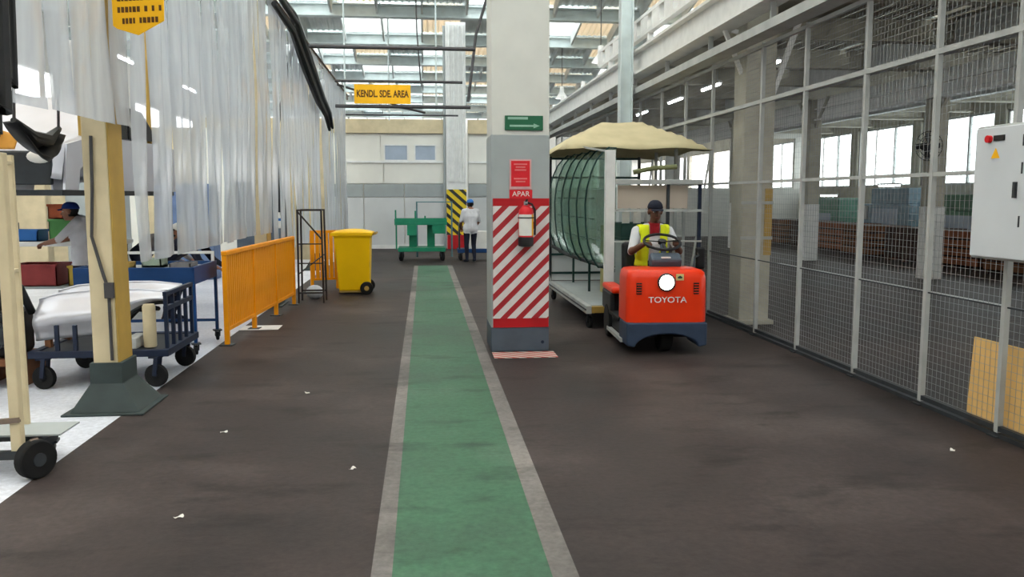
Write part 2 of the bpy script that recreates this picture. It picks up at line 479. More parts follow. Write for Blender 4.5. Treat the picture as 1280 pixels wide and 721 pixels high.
for k, y0 in enumerate(bays):
    seen = y0 > 18
    xs = [-5.2 + CW * (i + 0.5) for i in range(13)]
    if seen:
        bm_ = B()
        bm_.box(-12, 16, -0.06, 0.06, -0.12, 0.16); bm_.box(-12, 16, -0.16, 0.16, -0.16, -0.12); bm_.box(-12, 16, -0.16, 0.16, 0.16, 0.2)
        bm_.build('roof_beam', m_palegreen, ceil, loc=(0, y0, 0))
        b2 = B(); b2.bar((-12, 0, 0), (16, 0, 0), 0.09); b2.build('purlin', m_palegreen, ceil, loc=(0, y0 + 2.1, 0.62))
        for i, x in enumerate(xs):
            q = (i + 2 * k) % 4
            me = me_skl if q in (0, 1) and rr.random() < (0.85 if x < 1 else 0.5) else (me_bei if q in (1, 2) else me_gry)
            inst(me, 'skylight_sheet' if me is me_skl else 'roof_sheet', ceil, (x, y0 + 0.18, 0.2 + RISE), (ang, 0, 0))
            inst(me_glz, 'glazing_pane', ceil, (x, y0 + 0.12, 0.2))
            inst(me_rib, 'roof_rib', ceil, (x - CW / 2, y0 + 0.18, 0.2 + RISE), (ang, 0, 0))
        for (a, b_) in ((-12, -5.2), (11.7, 16)):
            B().box(a, b_, 0, sheet_len, 0, 0.03).build('roof_sheet', m_greyroof, ceil, loc=(0, y0 + 0.18, 0.2 + RISE)).rotation_euler = (ang, 0, 0)
    else:
        bb = B().box(-12, 16, -0.16, 0.16, -0.16, 0.2); bb.build('roof_beam', m_palegreen, ceil, loc=(0, y0, 0))
        for i in range(7):
            a = -12 + 4 * i
            o = B().box(a, a + 2.55, 0, sheet_len, 0, 0.03).build('roof_sheet', m_beige, ceil, loc=(0, y0 + 0.18, 0.2 + RISE)); o.rotation_euler = (ang, 0, 0)
            o = B().box(a + 2.6, a + 3.95, 0, sheet_len, 0, 0.012).build('skylight_sheet', m_sky, ceil, loc=(0, y0 + 0.18, 0.2 + RISE)); o.rotation_euler = (ang, 0, 0)
        B().box(-12, 16, 0, 0.012, 0, RISE - 0.1).build('glazing_pane', m_pane, ceil, loc=(0, y0 + 0.12, 0.2))

# outer walls
wl = B()
wl.box(-12.2, -12, -6, 62, 0, 4.7); wl.box(-12.2, -12, -6, 62, 5.6, 8.3)
for i in range(12): wl.box(-12.2, -12, -6 + i * 5.9, -4.0 + i * 5.9, 4.7, 5.6)
wall_left = struct(wl.build('wall_left', m_offwhite))
wr = B()
wr.box(16, 16.2, -6, 62, 0, 2.0); wr.box(16, 16.2, -6, 62, 4.05, 8.3)
ny = 0
for i in range(17):
    wr.box(16, 16.2, -6 + i * 4.0, -5.5 + i * 4.0, 2.0, 4.05)
wall_right = struct(wr.build('wall_right', m_conc))
nwin = 1
for i in range(4, 11):
    y0 = -5.5 + i * 4.0
    w = sroot('window_%d' % nwin, (16.1, y0, 2.0)); nwin += 1
    fb = B()
    for q in (0.0, 1.12, 2.3, 3.44): fb.box(-0.04, 0.04, q, q + 0.06, 0, 2.05)
    fb.box(-0.04, 0.04, 0, 3.5, 0, 0.06); fb.box(-0.04, 0.04, 0, 3.5, 1.99, 2.05)
    fb.build('window_frame', m_ltgrey, w)
    for q in (0.06, 1.18, 2.36): B().box(-0.005, 0.005, q, q + 1.06, 0.06, 1.99).build('window_pane', m_pane, w)
struct(B().box(-12, 16, 62, 62.2, 0, 8.3).build('wall_end', m_offwhite))
wk = B(); wk.box(-12, 16, -6.2, -6, 0, 8.3)
struct(wk.build('wall_back', m_offwhite))
# annex end wall with bright openings
we = B(); we.box(4.4, 16, 34, 34.2, 0, 2.0); we.box(4.4, 16, 34, 34.2, 4.05, 4.5)
for i in range(5): we.box(4.4 + i * 2.75, 5.0 + i * 2.75, 34, 34.2, 2.0, 4.05)
struct(we.build('wall_annex_end', m_offwhite))

# far partition across the aisle: white panels in three tiers, two film-covered windows
wf = sroot('wall_far', (0, 27.0, 0))
def tier(z0, z1, mat, w, x0, x1, t=0.06, gap=0.03, name='wall_panel'):
    n = max(1, int(round((x1 - x0) / w))); d = (x1 - x0) / n
    for i in range(n): B().box(x0 + i * d + gap / 2, x0 + (i + 1) * d - gap / 2, 0.0, t, z0, z1).build(name, mat, wf)
m_panelw = M('white_wall_panel', (228, 226, 218), 0.6, 0, 0.05, 1)
m_panelg = M('pale_grey_panel', (206, 208, 208), 0.5, 0, 0.06, 1)
for (x0, x1) in ((-7.0, 0.66), (1.4, 3.7)):
    tier(0.12, 1.62, m_panelg, 1.2, x0, x1)
    tier(1.64, 2.04, m_greyp, 1.2, x0, x1, 0.03)
    tier(2.06, 2.7, m_panelw, 1.9, x0, x1)
    B().box(x0, x1, 0.06, 0.10, 0, 4.0).build('backing', m_panelw, wf)
    B().box(x0, x1, -0.12, 0.02, 3.62, 4.05).build('head_beam', m_cream, wf)
    B().box(x0, x1, -0.03, 0.03, 0.0, 0.12).build('kerb', m_white, wf)
    B().box(x0, x1, -0.05, 0.06, 2.70, 2.76).build('ledge', m_white, wf)
tier(2.76, 3.62, m_panelw, 1.2, -7.0, -1.33); tier(2.76, 3.62, m_panelw, 1.1, 1.4, 3.7)
B().box(-1.33, 0.66, 0.0, 0.06, 3.28, 3.62).build('wall_panel', m_panelw, wf)
for a, b_ in ((-1.33, -1.24), (-0.48, -0.29), (0.4, 0.66)): B().box(a, b_, 0, 0.06, 2.76, 3.28).build('wall_panel', m_panelw, wf)
for (a, b_) in ((-1.24, -0.48), (-0.29, 0.40)):
    w = sroot('window_%d' % nwin, (0, 27.0, 0)); nwin += 1
    fb = B()
    fb.box(a, b_, -0.02, 0.05, 2.76, 2.80); fb.box(a, b_, -0.02, 0.05, 3.24, 3.28)
    fb.box(a, a + 0.04, -0.02, 0.05, 2.8, 3.24); fb.box(b_ - 0.04, b_, -0.02, 0.05, 2.8, 3.24)
    fb.build('window_frame', m_white, w)
    B().box(a + 0.04, b_ - 0.04, 0.01, 0.03, 2.8, 3.24).build('window_pane', m_bluepane, w)

# annex soffit on its own beams
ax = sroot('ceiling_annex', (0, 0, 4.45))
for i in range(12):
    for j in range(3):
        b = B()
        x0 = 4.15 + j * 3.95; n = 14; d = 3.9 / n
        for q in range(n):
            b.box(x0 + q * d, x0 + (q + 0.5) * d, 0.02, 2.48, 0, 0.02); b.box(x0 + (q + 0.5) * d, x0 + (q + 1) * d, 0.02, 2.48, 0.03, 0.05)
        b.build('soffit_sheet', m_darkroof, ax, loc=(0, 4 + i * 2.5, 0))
for yb in (5.2, 7.8, 10.4, 13.1, 15.9, 18.4, 20.9, 23.5, 26.0, 29.0, 32.0):
    b = B(); b.box(4.1, 16, -0.05, 0.05, -0.32, 0); b.box(4.1, 16, -0.11, 0.11, -0.35, -0.31)
    b.build('annex_beam', m_conc, ax, loc=(0, yb, 0))
b = B(); b.box(8.5, 8.62, 4, 34, -0.42, 0); b.box(8.42, 8.70, 4, 34, -0.46, -0.42); b.build('annex_girder', m_ltgrey, ax)
b = B(); b.box(9.96, 10.04, 4, 34, -0.85, -0.35); b.box(9.88, 10.12, 4, 34, -0.89, -0.85); b.box(9.88, 10.12, 4, 34, -0.62, -0.59); b.build('column_line_beam', m_white, ax)
b = B(); b.box(13.0, 13.1, 4, 34, -0.4, 0); b.box(12.94, 13.16, 4, 34, -0.44, -0.4); b.build('annex_girder', m_ltgrey, ax)

# eaves girder along the fence line: white lower flange beam, perforated channel above
eg = sroot('trim_1', (3.78, 0, 0))
b = B(); b.box(-0.03, 0.03, 4, 27, 3.78, 4.12); b.box(-0.14, 0.14, 4, 27, 4.12, 4.16); b.box(-0.14, 0.14, 4, 27, 3.74, 3.78); b.build('girder', m_white, eg)
b = B(); b.box(-0.05, 0.05, 4, 18, 4.36, 4.42); b.box(-0.05, 0.05, 4, 18, 4.66, 4.72); b.build('channel_flange', m_white, eg)
for i in range(20): B().box(-0.045, 0.045, 4 + i * 0.72, 4.46 + i * 0.72, 4.42, 4.66).build('channel_web', m_white, eg)
for i in range(7): B().box(-0.04, 0.04, 5 + i * 3.0, 5.12 + i * 3.0, 4.16, 4.36).build('channel_post', m_white, eg)
b = B(); b.box(-0.12, 0.1, 4, 27, 3.42, 3.46); b.box(-0.12, -0.1, 4, 27, 3.46, 3.52); b.box(0.08, 0.1, 4, 27, 3.46, 3.52); b.build('cable_tray', m_ltgrey, eg)
for i in range(11): B().box(-0.03, 0.03, 5 + i * 2.0, 5.03 + i * 2.0, 3.46, 3.76).build('tray_hanger', m_ltgrey, eg)

# ------------------------------------------------------------------ pillars
pil = thing('concrete_pillar', 'thick white and grey pillar with red and white striped panel beside the green lane', 'pillar', (1.007, 9.14, 0))
B().box(-0.304, 0.304, -0.31, 0.31, 0, 7.0).build('shaft', m_offwhite, pil, bevel=0.012)
B().box(-0.309, 0.309, -0.315, 0.315, 0.262, 2.29).build('grey_paint_band', m_greyp, pil, bevel=0.008)
B().box(-0.311, 0.311, -0.317, 0.317, 0.0, 0.262).build('base_band', m_dgrey, pil, bevel=0.008)
B().box(-0.29, 0.305, -0.325, -0.312, 0.262, 1.63).build('warning_backing', m_red, pil)
B().box(-0.29, 0.305, -0.329, -0.322, 0.36, 1.55).build('warning_stripes', m_haz, pil)
B().cyl((0.24, -0.326, 0.1), (0.24, -0.315, 0.1), 0.018).build('anchor_bolt', m_navy, pil)

fp = thing('concrete_pillar', 'tall white pillar with yellow and black hazard stripes at the far partition', 'pillar', (1.02, 27.0, 0))
b = B().box(-0.31, 0.31, -0.31, 0.31, 0, 7.0); b.build('shaft', m_white, fp, bevel=0.012)
for x in (-0.2, -0.06, 0.08, 0.22): B().cyl((x, -0.34, 2.1), (x, -0.34, 6.9), 0.03, n=8).build('riser_pipe', m_white, fp)
B().cyl((-0.36, -0.2, 0), (-0.36, -0.2, 6.9), 0.04, n=8).build('drain_pipe', m_greyp, fp)
B().box(-0.315, 0.315, -0.322, -0.312, 0.44, 1.87).build('hazard_stripes', m_haz2, fp)
b = B().box(-0.3, 0.3, -0.42, -0.325, 0.0, 0.44); b.build('red_base_box', m_red, fp, bevel=0.01)

# column on the fence line, with steel brackets to the girder
cc = thing('fence_column', 'square bare concrete column with white steel brackets at the wire fence', 'column', (4.24, 10.62, 0))
B().box(-0.2, 0.2, -0.2, 0.2, 0, 4.45).build('shaft', m_conc, cc, bevel=0.015)
B().box(-0.25, 0.25, -0.25, 0.25, 0, 0.06).build('footing', m_conc, cc, bevel=0.01)
B().bar((-0.2, -0.06, 3.2), (-0.44, -0.06, 3.74), 0.05).build('bracket', m_white, cc)
B().bar((0.2, -0.05, 2.9), (0.62, -0.05, 4.1), 0.06).build('bracket', m_white, cc)
B().bar((-0.2, 0.12, 3.75), (-0.44, 0.12, 3.80), 0.05).build('bracket', m_white, cc)
for z in (1.1, 1.55): B().box(-0.21, 0.21, -0.215, -0.2, z, z + 0.04).build('strap', m_ltgrey, cc)
B().box(0.1, 0.2, -0.208, -0.198, 0.9, 1.75).build('yellow_mark', m_tan, cc)

gp = thing('green_column', 'slim pale green steel column rising behind the trailer canopy', 'column', (3.5, 14.6, 0))
b = B(); b.box(-0.11, 0.11, -0.012, 0.012, 0.02, 7); b.box(-0.11, -0.095, -0.1, 0.1, 0.02, 7); b.box(0.095, 0.11, -0.1, 0.1, 0.02, 7); b.build('shaft', m_palegreen, gp)
B().box(-0.16, 0.16, -0.16, 0.16, 0, 0.02).build('base_plate', m_palegreen, gp)

def annex_col(x, y, label):
    c = thing('annex_column', label, 'column', (x, y, 0))
    B().box(-0.16, 0.16, -0.16, 0.16, 0, 4.1).build('shaft', m_conc, c, bevel=0.012)
    B().box(-0.17, 0.17, -0.17, 0.17, 0, 1.45).build('white_painted_base', m_white, c, bevel=0.012)
    b = B(); b.bar((0, -0.15, 3.4), (0, -0.8, 4.1), 0.07); b.bar((0, 0.15, 3.4), (0, 0.8, 4.1), 0.07); b.build('knee_brace', m_conc, c)
    return c
annex_col(10.13, 15.96, 'concrete column with white base and black wall fan behind the fence')
annex_col(9.95, 20.95, 'concrete column with white painted base before the storage crates')
annex_col(9.95, 26.2, 'concrete column with white painted base deep behind the fence')

# ------------------------------------------------------------------ curtain posts on the left
def curtain_post(y, label):
    c = thing('curtain_post', label, 'post', (-2.445, y, 0))
    B().box(-0.095, 0.085, -0.15, 0.15, 0.3, 4.7).build('shaft', m_cream, c, bevel=0.008)
    B().box(0.0855, 0.097, -0.148, 0.148, 0.3, 4.7).build('side_flange', m_tan, c, bevel=0.004)
    pl = [(-0.28, -0.3), (0.28, -0.3), (0.28, 0.3), (-0.28, 0.3)]
    b = B()
    vs = [(-.24, -.28, .015), (.27, -.28, .015), (.27, .28, .015), (-.24, .28, .015), (-.12, -.17, .22), (.12, -.17, .22), (.12, .17, .22), (-.12, .17, .22), (-.12, -.17, .38), (.12, -.17, .38), (.12, .17, .38), (-.12, .17, .38)]
    b._add(vs, [(0, 3, 2, 1), (0, 1, 5, 4), (1, 2, 6, 5), (2, 3, 7, 6), (3, 0, 4, 7), (4, 5, 9, 8), (5, 6, 10, 9), (6, 7, 11, 10), (7, 4, 8, 11), (8, 9, 10, 11)])
    b.box(-.29, .31, -.32, .32, 0, .016)
    b.build('plinth', m_plinth, c, bevel=0.006)
    return c
p1 = curtain_post(6.8, 'cream post with flared dark plinth and black cable beside the navy trolley')
B().tube([(-0.02, -0.165, 2.1), (-0.03, -0.165, 1.7), (-0.05, -0.17, 1.35), (0.02, -0.165, 1.05), (0.05, -0.165, 0.95), (0.05, -0.165, 0.4)], 0.012, 6).build('cable', m_pipe, p1, True)
B().box(0.02, 0.09, -0.18, -0.15, 0.88, 1.0).build('junction_box', m_pipe, p1, bevel=0.004)
curtain_post(13.1, 'cream curtain post behind the orange barrier')
curtain_post(19.4, 'cream curtain post beyond the yellow wheeled bin')
curtain_post(25.7, 'cream curtain post next to the far white partition')

# curtain rail and hanging vinyl strips, one curtain per bay
rail = thing('curtain_rail', 'long brown steel rail carrying the plastic strip curtains', 'rail', (-2.34, 0, 4.62))
b = B(); b.box(-0.03, 0.03, 4.6, 26.9, 0, 0.1); b.box(-0.06, 0.06, 4.6, 26.9, 0.1, 0.115); b.build('channel', m_brownrail, rail)
def strip_mesh(w, L, seed):
    r = random.Random(seed)
    ph = [r.uniform(0, 6.3) for _ in range(4)]
    def fn(u, v):
        x = (u - 0.5) * w
        z = -v * L
        d = 0.018 * math.cos(PI * (u - 0.5)) + 0.012 * math.sin(ph[0] + v * 5) * (0.3 + v) + 0.012 * math.sin(ph[1] + u * 5 + v * 9)
        return (d, x + 0.012 * math.sin(ph[2] + v * 4), z)
    return B().grid(fn, 6, 16).mesh('vinyl_strip', m_strip, True)
def curtain(y0, y1, z0, label, seed):
    c = thing('strip_curtain', label, 'curtain', (-2.29, y0, 4.62), 0, None)
    L = 4.6 - z0
    mes = [strip_mesh(0.40, L, seed + i) for i in range(5)]
    n = int((y1 - y0) / 0.3)
    r = random.Random(seed)
    for i in range(n):
        inst(mes[r.randrange(5)], 'vinyl_strip', c, (0.012 * (i % 2) + r.uniform(0, 0.02), (i + 0.5) * (y1 - y0) / n, -0.0), (0, r.uniform(-0.012, 0.012), r.uniform(-0.06, 0.06)))
    b = B(); b.box(-0.045, -0.035, 0, y1 - y0, -0.09, 0.01); b.build('clamp_strip', m_steel, c)
    return c
curtain(5.15, 6.94, 2.16, 'short milky strip curtain ending overhead beside the yellow pointed sign', 1)
curtain(7.08, 12.9, 1.1, 'milky plastic strip curtain above the navy and blue trolleys', 20)
curtain(13.3, 19.2, 0.75, 'milky plastic strip curtain behind the black wire rack', 40)
curtain(19.6, 25.5, 0.25, 'milky plastic strip curtain nearest the far white partition', 60)

# dark sagging bundle along the rail, and cross pipes over the aisle
def sag(p0, p1, drop, n=14):
    p0 = Vector(p0); p1 = Vector(p1)
    return [p0.lerp(p1, i / n) - Vector((0, 0, 4 * drop * (i / n) * (1 - i / n))) for i in range(n + 1)]
cb = thing('cable_bundle', 'black drooping cable bundle along the top of the strip curtains', 'cables', (-2.12, 12.9, 4.5))
for k, (dx, dz, r) in enumerate(((0, 0, 0.07), (0.05, -0.09, 0.05), (-0.02, -0.2, 0.06))):
    pts = [(dx, 0, 0.14 + dz), (dx + 0.02, 1.6, 0.1 + dz * 1.2), (dx, 3.2, -0.28 + dz), (dx + 0.02, 4.9, -0.75 + dz * 0.8), (dx, 6.4, -0.95 + dz * .5), (dx, 7.0, -1.25 + dz * .4)]
    b = B(); b.ring_tube(pts, [r * .7, r, r * 1.5, r * 1.3, r, r * .6], 8); b.build('cable', m_black if k != 1 else m_dsteel, cb, True)
def cross_pipe(y, z, label, x0=-2.18, x1=1.0, r=0.035, dz=0.0):
    o = B().cyl((0, 0, 0), (x1 - x0, 0, dz), r, n=10).build('cross_pipe', m_pipe, None, True, loc=(x0, y, z))
    return tag(o, label, 'pipe')
cross_pipe(15.95, 4.36, 'dark pipe spanning the aisle overhead from curtain rail to bare pillar line', x1=0.98)
cross_pipe(21.75, 4.52, 'dark pipe above the rectangular yellow hanging sign', x1=1.0)
cross_pipe(21.75, 3.90, 'brown pipe under the rectangular yellow hanging sign', x1=1.2, r=0.045)
cross_pipe(24.5, 3.95, 'thin dark pipe spanning just before the far partition', x1=1.0, r=0.025)
tag(B().tube([(0, 0, 0), (0.6, 0.3, -0.15), (1.6, 0.5, -0.5), (2.2, 0.6, -0.62)], 0.03, 8).build('slanting_pipe', m_pipe, None, True, loc=(-2.14, 21.9, 4.45)), 'dark slanting pipe reaching down behind the yellow hanging sign', 'pipe')
for (x, y, lb) in ((-1.95, 21.9, 'left of the yellow hanging sign'), (0.35, 22.6, 'right of the yellow hanging sign'), (-1.0, 25.6, 'above the far partition windows')):
    tag(B().cyl((0, 0, 0), (0, 0, 6.9 - 3.9), 0.022, n=8).build('hanger_rod', m_palegreen, None, True, loc=(x, y, 3.9)), 'thin pale green rod hanging from the roof ' + lb, 'rod')
tag(B().tube([(0, 0, 0), (0.02, 0, -1.2), (0.1, 0, -2.4), (0.12, 0, -2.55)], 0.02, 6).build('hanging_cable', m_pipe, None, True, loc=(-0.15, 21.0, 6.86)), 'dark cable dropping from the roof to the overhead pipe', 'cable')
tag(B().tube([(0, 0, 0), (-0.05, 0, -0.5), (-0.3, 0, -1.3), (-0.42, 0, -2.3), (-0.5, 0, -2.9)], 0.035, 8).build('bent_pipe', m_pipe, None, True, loc=(1.6, 21.0, 6.86)), 'dark bent pipe dropping beside the far white pillar', 'pipe')

# ------------------------------------------------------------------ lamps
def batten_me(L=1.2):
    return (B().prism([(-0.05, 0.0), (0.05, 0.0), (0.03, 0.05), (-0.03, 0.05)], 'xz', 0, L).mesh('housing', m_white),
            B().cyl((0, 0.04, -0.028), (0, L - 0.04, -0.028), 0.022, n=10).mesh('tube', m_tube, True))
bh, bt = batten_me()
def batten(x, y, z, label, group=None, rods=(), top=None):
    t = thing('batten_lamp', label, 'lamp', (x, y, z), 0, group)
    inst(bh, 'housing', t); inst(bt, 'tube', t)
    for q in rods: B().cyl((0, q, min(0.045, top - z)), (0, q, max(0.045, top - z)), 0.012, n=6).build('hanger', m_ltgrey, t)
    return t
for y in (14.4, 17.4, 20.0, 23.2):
    batten(6.2, y, 4.02, 'fluorescent batten near the low annex roof', 'battens under the annex roof', (0.2, 1.0), 4.46)
for y in (15.9, 20.4):
    batten(-5.5, y, 4.2, 'fluorescent batten hanging over the workshop behind the curtains', 'workshop battens', (0.6,), 6.9)
def pendant(x, y, z, label):
    t = thing('pendant_lamp', label, 'lamp', (x, y, z))
    B().lathe([(0.03, 0.42), (0.07, 0.4), (0.08, 0.22), (0.24, 0.0), (0.23, 0.0), (0.06, 0.2)], n=18).build('shade', m_white, t, True)
    B().sph((0, 0, 0.1), (0.07, 0.07, 0.1)).build('bulb', m_tube, t, True)
    B().cyl((0, 0, 0.42), (0, 0, 6.86 - z), 0.012, n=6).build('cord', m_pipe, t)
pendant(4.4, 21.0, 4.95, 'white conical pendant lamp above the eaves girder')
pendant(4.9, 30.0, 5.1, 'white conical pendant lamp close to the far end of the girder')
# ================================================================== WIRE FENCE
fx = 3.93
fence = thing('wire_fence', 'tall wire mesh fence on grey posts along the right of the aisle', 'fence', (fx, 4.4, 0))
FL = 20.6
posts_y = [5.29, 6.2, 7.26, 8.47, 9.6, 11.3, 12.5, 13.8, 15.2, 16.6, 18.0, 19.5, 21.0, 22.5, 24.0, 25.0]
pm = B().box(-0.02, 0.02, -0.02, 0.02, 0.0, 3.42).mesh('post', m_ltgrey)
pf = B().box(-0.05, 0.05, -0.05, 0.05, 0.0, 0.012).mesh('foot_plate', m_dsteel)
for y in [4.5] + posts_y:
    o = inst(pm, 'post', fence, (0, y - 4.4, 0)); inst(pf, 'foot_plate', o)
for z, t in ((0.06, 0.035), (0.90, 0.010), (1.82, 0.03), (2.75, 0.045), (3.38, 0.04)):
    B().box(-t / 2, t / 2, 0, FL, z - t / 2, z + t / 2).build('rail', m_dsteel if z < 1.0 else m_ltgrey, fence)
B().box(-0.03, 0.03, 0, FL, 0, 0.03).build('kerb_angle', m_dsteel, fence)
wb = B(); wr_ = 0.0011; cell = 0.055
n = int(FL / cell)
def wire(p0, p1, r=wr_):
    p0 = Vector(p0); p1 = Vector(p1)
    if abs(p1.z - p0.z) > abs(p1.y - p0.y): wb.box(p0.x - r, p0.x + r, p0.y - r, p0.y + r, p0.z, p1.z)
    else: wb.box(p0.x - r, p0.x + r, p0.y, p1.y, p0.z - r, p0.z + r)
for i in range(n): wire((0.022, i * cell, 0.06), (0.022, i * cell, 3.38))
for j in range(int(3.3 / cell)): wire((0.0255, 0, 0.08 + j * cell), (0.0255, FL, 0.08 + j * cell))
wm = wb.build('wire_mesh', m_steel, fence); wm['kind'] = 'stuff'

# electrical cabinet on the fence
cab = thing('control_cabinet', 'grey steel control cabinet with red knob mounted on the wire fence', 'cabinet', (3.685, 4.72, 1.24))
B().box(0.0, 0.2, 0.0, 0.62, 0, 0.87).build('body', m_ltgrey, cab, bevel=0.01)
m_cab = M('cabinet_door_grey', (206, 210, 214), 0.5, 0, 0.04, 2)
d = B().box(-0.02, 0.0, 0.015, 0.605, 0.015, 0.855).build('door', m_cab, cab, bevel=0.006)
B().cyl((-0.02, 0.46, 0.78), (-0.045, 0.46, 0.78), 0.024, n=16).build('red_knob', M('knob_red', (226, 20, 30), 0.4), d, True)
B().box(-0.028, -0.02, 0.32, 0.42, 0.765, 0.80).build('name_plate', m_black, d)
B().prism([(0.36, 0.655), (0.44, 0.655), (0.40, 0.72)], 'yz', -0.023, -0.02).build('warning_triangle', m_signyellow, d)
for z in (0.22, 0.55, 0.72): B().cyl((-0.012, 0.15, z), (-0.012, 0.15, z + 0.07), 0.012, n=8).build('hinge', m_dsteel, d)
B().box(-0.04, -0.02, 0.18, 0.2, 0.40, 0.5).build('door_latch', m_dsteel, d)
B().box(0.2, 0.225, 0.1, 0.52, 0.1, 0.16).build('mounting_bar', m_steel, cab); B().box(0.2, 0.225, 0.1, 0.52, 0.7, 0.76).build('mounting_bar', m_steel, cab)
tag(B().cyl((0, 0, 0), (0, 0, 1.4), 0.04, n=14).build('blue_pipe', M('blue_pipe_paint', (96, 132, 186), 0.5), None, True, loc=(3.80, 4.93, 2.11)), 'light blue vertical pipe rising from the control cabinet', 'pipe')

# cardboard boards leaning behind the fence
for i in range(7):
    b = B()
    w, hh, t = 1.2 - 0.02 * i, 0.62 - 0.012 * i, 0.016
    b.box(-t, 0, -w, 0, 0, hh)
    for k in range(24): b.box(-t * 0.85, -t * 0.15, 0.0, 0.003, 0.01 + k * hh / 24.5, 0.01 + (k + 0.55) * hh / 24.5)
    o = b.build('cardboard_sheet', m_card, None, loc=(4.015 + i * 0.021, 5.74 + 0.012 * i, 0.002))
    o.rotation_euler = (0, 0.05, 0)
    tag(o, 'brown cardboard sheet leaning upright behind the fence under the control cabinet', 'cardboard', 'cardboard sheets behind the fence')

# ================================================================== TOW TRACTOR
trac = thing('tow_tractor', 'orange electric tow tractor with lit round headlamp and dark bumper', 'tractor', (2.505, 8.44, 0), math.radians(-3))
W = 0.425
# bumper with arched opening for the front wheel
out = [(-W, 0.1), (-W, 0.345), (W, 0.345), (W, 0.1), (0.35, 0.085)]
for k in range(0, 13):
    a = PI * k / 12
    out.append((0.33 * math.cos(a), 0.085 + 0.135 * math.sin(a)))
out.append((-0.35, 0.085))
m_bump = M('bumper_slate', (48, 62, 84), 0.5, 0, 0.1, 6)
B().prism(out, 'xz', 0.0, 0.45).build('bumper', m_bump, trac, True, 0.03, seg=3)
# hood: rounded plan, slightly domed top
def rounded_rect(x0, x1, y0, y1, r, n=6):
    pts = []
    for cx, cy, a0 in ((x1 - r, y0 + r, -PI / 2), (x1 - r, y1 - r, 0), (x0 + r, y1 - r, PI / 2), (x0 + r, y0 + r, PI)):
        for k in range(n + 1):
            a = a0 + PI / 2 * k / n; pts.append((cx + r * math.cos(a), cy + r * math.sin(a)))
    return pts
hood = B()
lv = [(0.345, 0.0), (0.6, 0.0), (0.8, 0.006), (0.86, 0.02), (0.885, 0.05), (0.893, 0.11)]
rings = [[(x, y, z) for x, y in rounded_rect(-W + i * .8, W - i * .8, 0.015 + i, 0.56 - i * 0.3, 0.09)] for z, i in lv]
nn = len(rings[0]); vs = [p for r in rings for p in r]
fs = [(j * nn + k, j * nn + (k + 1) % nn, (j + 1) * nn + (k + 1) % nn, (j + 1) * nn + k) for j in range(len(rings) - 1) for k in range(nn)]
fs += [tuple(range(nn))[::-1], tuple((len(rings) - 1) * nn + k for k in range(nn))]
hood._add(vs, fs)
hood_o = hood.build('hood', m_orange, trac, True)
for sx in (-0.30, 0.30):
    v = B().box(sx - 0.028, sx + 0.028, 0.004, 0.03, 0.64, 0.76).build('vent', m_black, hood_o, bevel=0.004)
    for k in range(4): B().box(sx - 0.026, sx + 0.026, -0.002, 0.006, 0.655 + k * 0.027, 0.663 + k * 0.027).build('louvre', m_orange, hood_o)
hl = B().lathe([(0.095, 0.0), (0.095, 0.02), (0.078, 0.03), (0.078, 0.0)], n=24, mtx=Euler((PI / 2, 0, 0)).to_matrix(), c=(-0.015, 0.015, 0.765)).build('headlamp', m_dsteel, trac, True)
B().sph((-0.015, 0.0, 0.765), (0.076, 0.022, 0.076), 20, 10).build('headlamp_lens', m_head, hl, True)
st = B().box(0.085, 0.165, 0.006, 0.018, 0.785, 0.85).build('sticker', M('cream_sticker', (226, 206, 140), 0.6), hood_o)
B().prism([(0.105, 0.805), (0.145, 0.805), (0.15, 0.82), (0.125, 0.835), (0.10, 0.82)], 'xz', 0.003, 0.007).build('sticker_emblem', m_dkgreen, hood_o)
lettering('TOYOTA', 0.085, m_white, hood_o, (0.0, 0.012, 0.58), depth=0.004, sx=1.15)
# chassis, step, rear body, seat
B().box(-0.40, 0.40, 0.30, 1.62, 0.14, 0.30).build('chassis', m_black, trac, bevel=0.02)
B().box(-0.44, 0.44, 0.42, 1.05, 0.30, 0.34).build('foot_deck', m_rubber, trac, bevel=0.01)
B().box(-0.445, -0.40, 0.25, 1.15, 0.10, 0.14).build('side_step', m_ltgrey, trac)
b = B(); b.box(-0.43, 0.43, 0.98, 1.62, 0.30, 0.56); b.build('rear_body', m_black, trac, bevel=0.04)
for sg in (-1, 1): B().box(sg * 0.36 - 0.08, sg * 0.36 + 0.08, 0.85, 1.55, 0.55, 0.62).build('rear_fender', m_orange, trac, bevel=0.025)
B().box(-0.26, 0.36, 0.92, 1.36, 0.56, 0.66).build('seat_cushion', m_black, trac, bevel=0.035, seg=3)
B().obox((0.05, 1.42, 0.86), (0.56, 0.1, 0.5), (-0.12, 0, 0)).build('seat_back', m_black, trac, bevel=0.045, seg=3)
def wheel(x, y, r, w, name):
    b = B(); b.lathe([(r * .55, -w / 2), (r * .9, -w / 2), (r, -w * .35), (r, w * .35), (r * .9, w / 2), (r * .55, w / 2)], (x, y, r), 28, Euler((0, PI / 2, 0)).to_matrix())
    o = b.build(name, m_rubber, trac, True)
    b = B(); b.lathe([(0.02, -w * .4), (r * .56, -w * .4), (r * .56, w * .4), (0.02, w * .4)], (x, y, r), 20, Euler((0, PI / 2, 0)).to_matrix()); b.build('wheel_hub', m_ltgrey, o, True)
wheel(0.03, 0.28, 0.17, 0.13, 'front_wheel')
wheel(-0.37, 1.25, 0.2, 0.13, 'rear_wheel'); wheel(0.37, 1.25, 0.2, 0.13, 'rear_wheel')
B().obox((0.08, 0.50, 0.94), (0.34, 0.16, 0.16), (0.5, 0, 0)).build('dash', m_dgrey, trac, bevel=0.03)
B().box(0.02, 0.12, 0.40, 0.46, 0.985, 1.0).build('dash_label', m_paper, trac)
B().cyl((0.08, 0.5, 0.90), (0.08, 0.64, 1.13), 0.035, 0.028).build('steering_column', m_dgrey, trac, True)
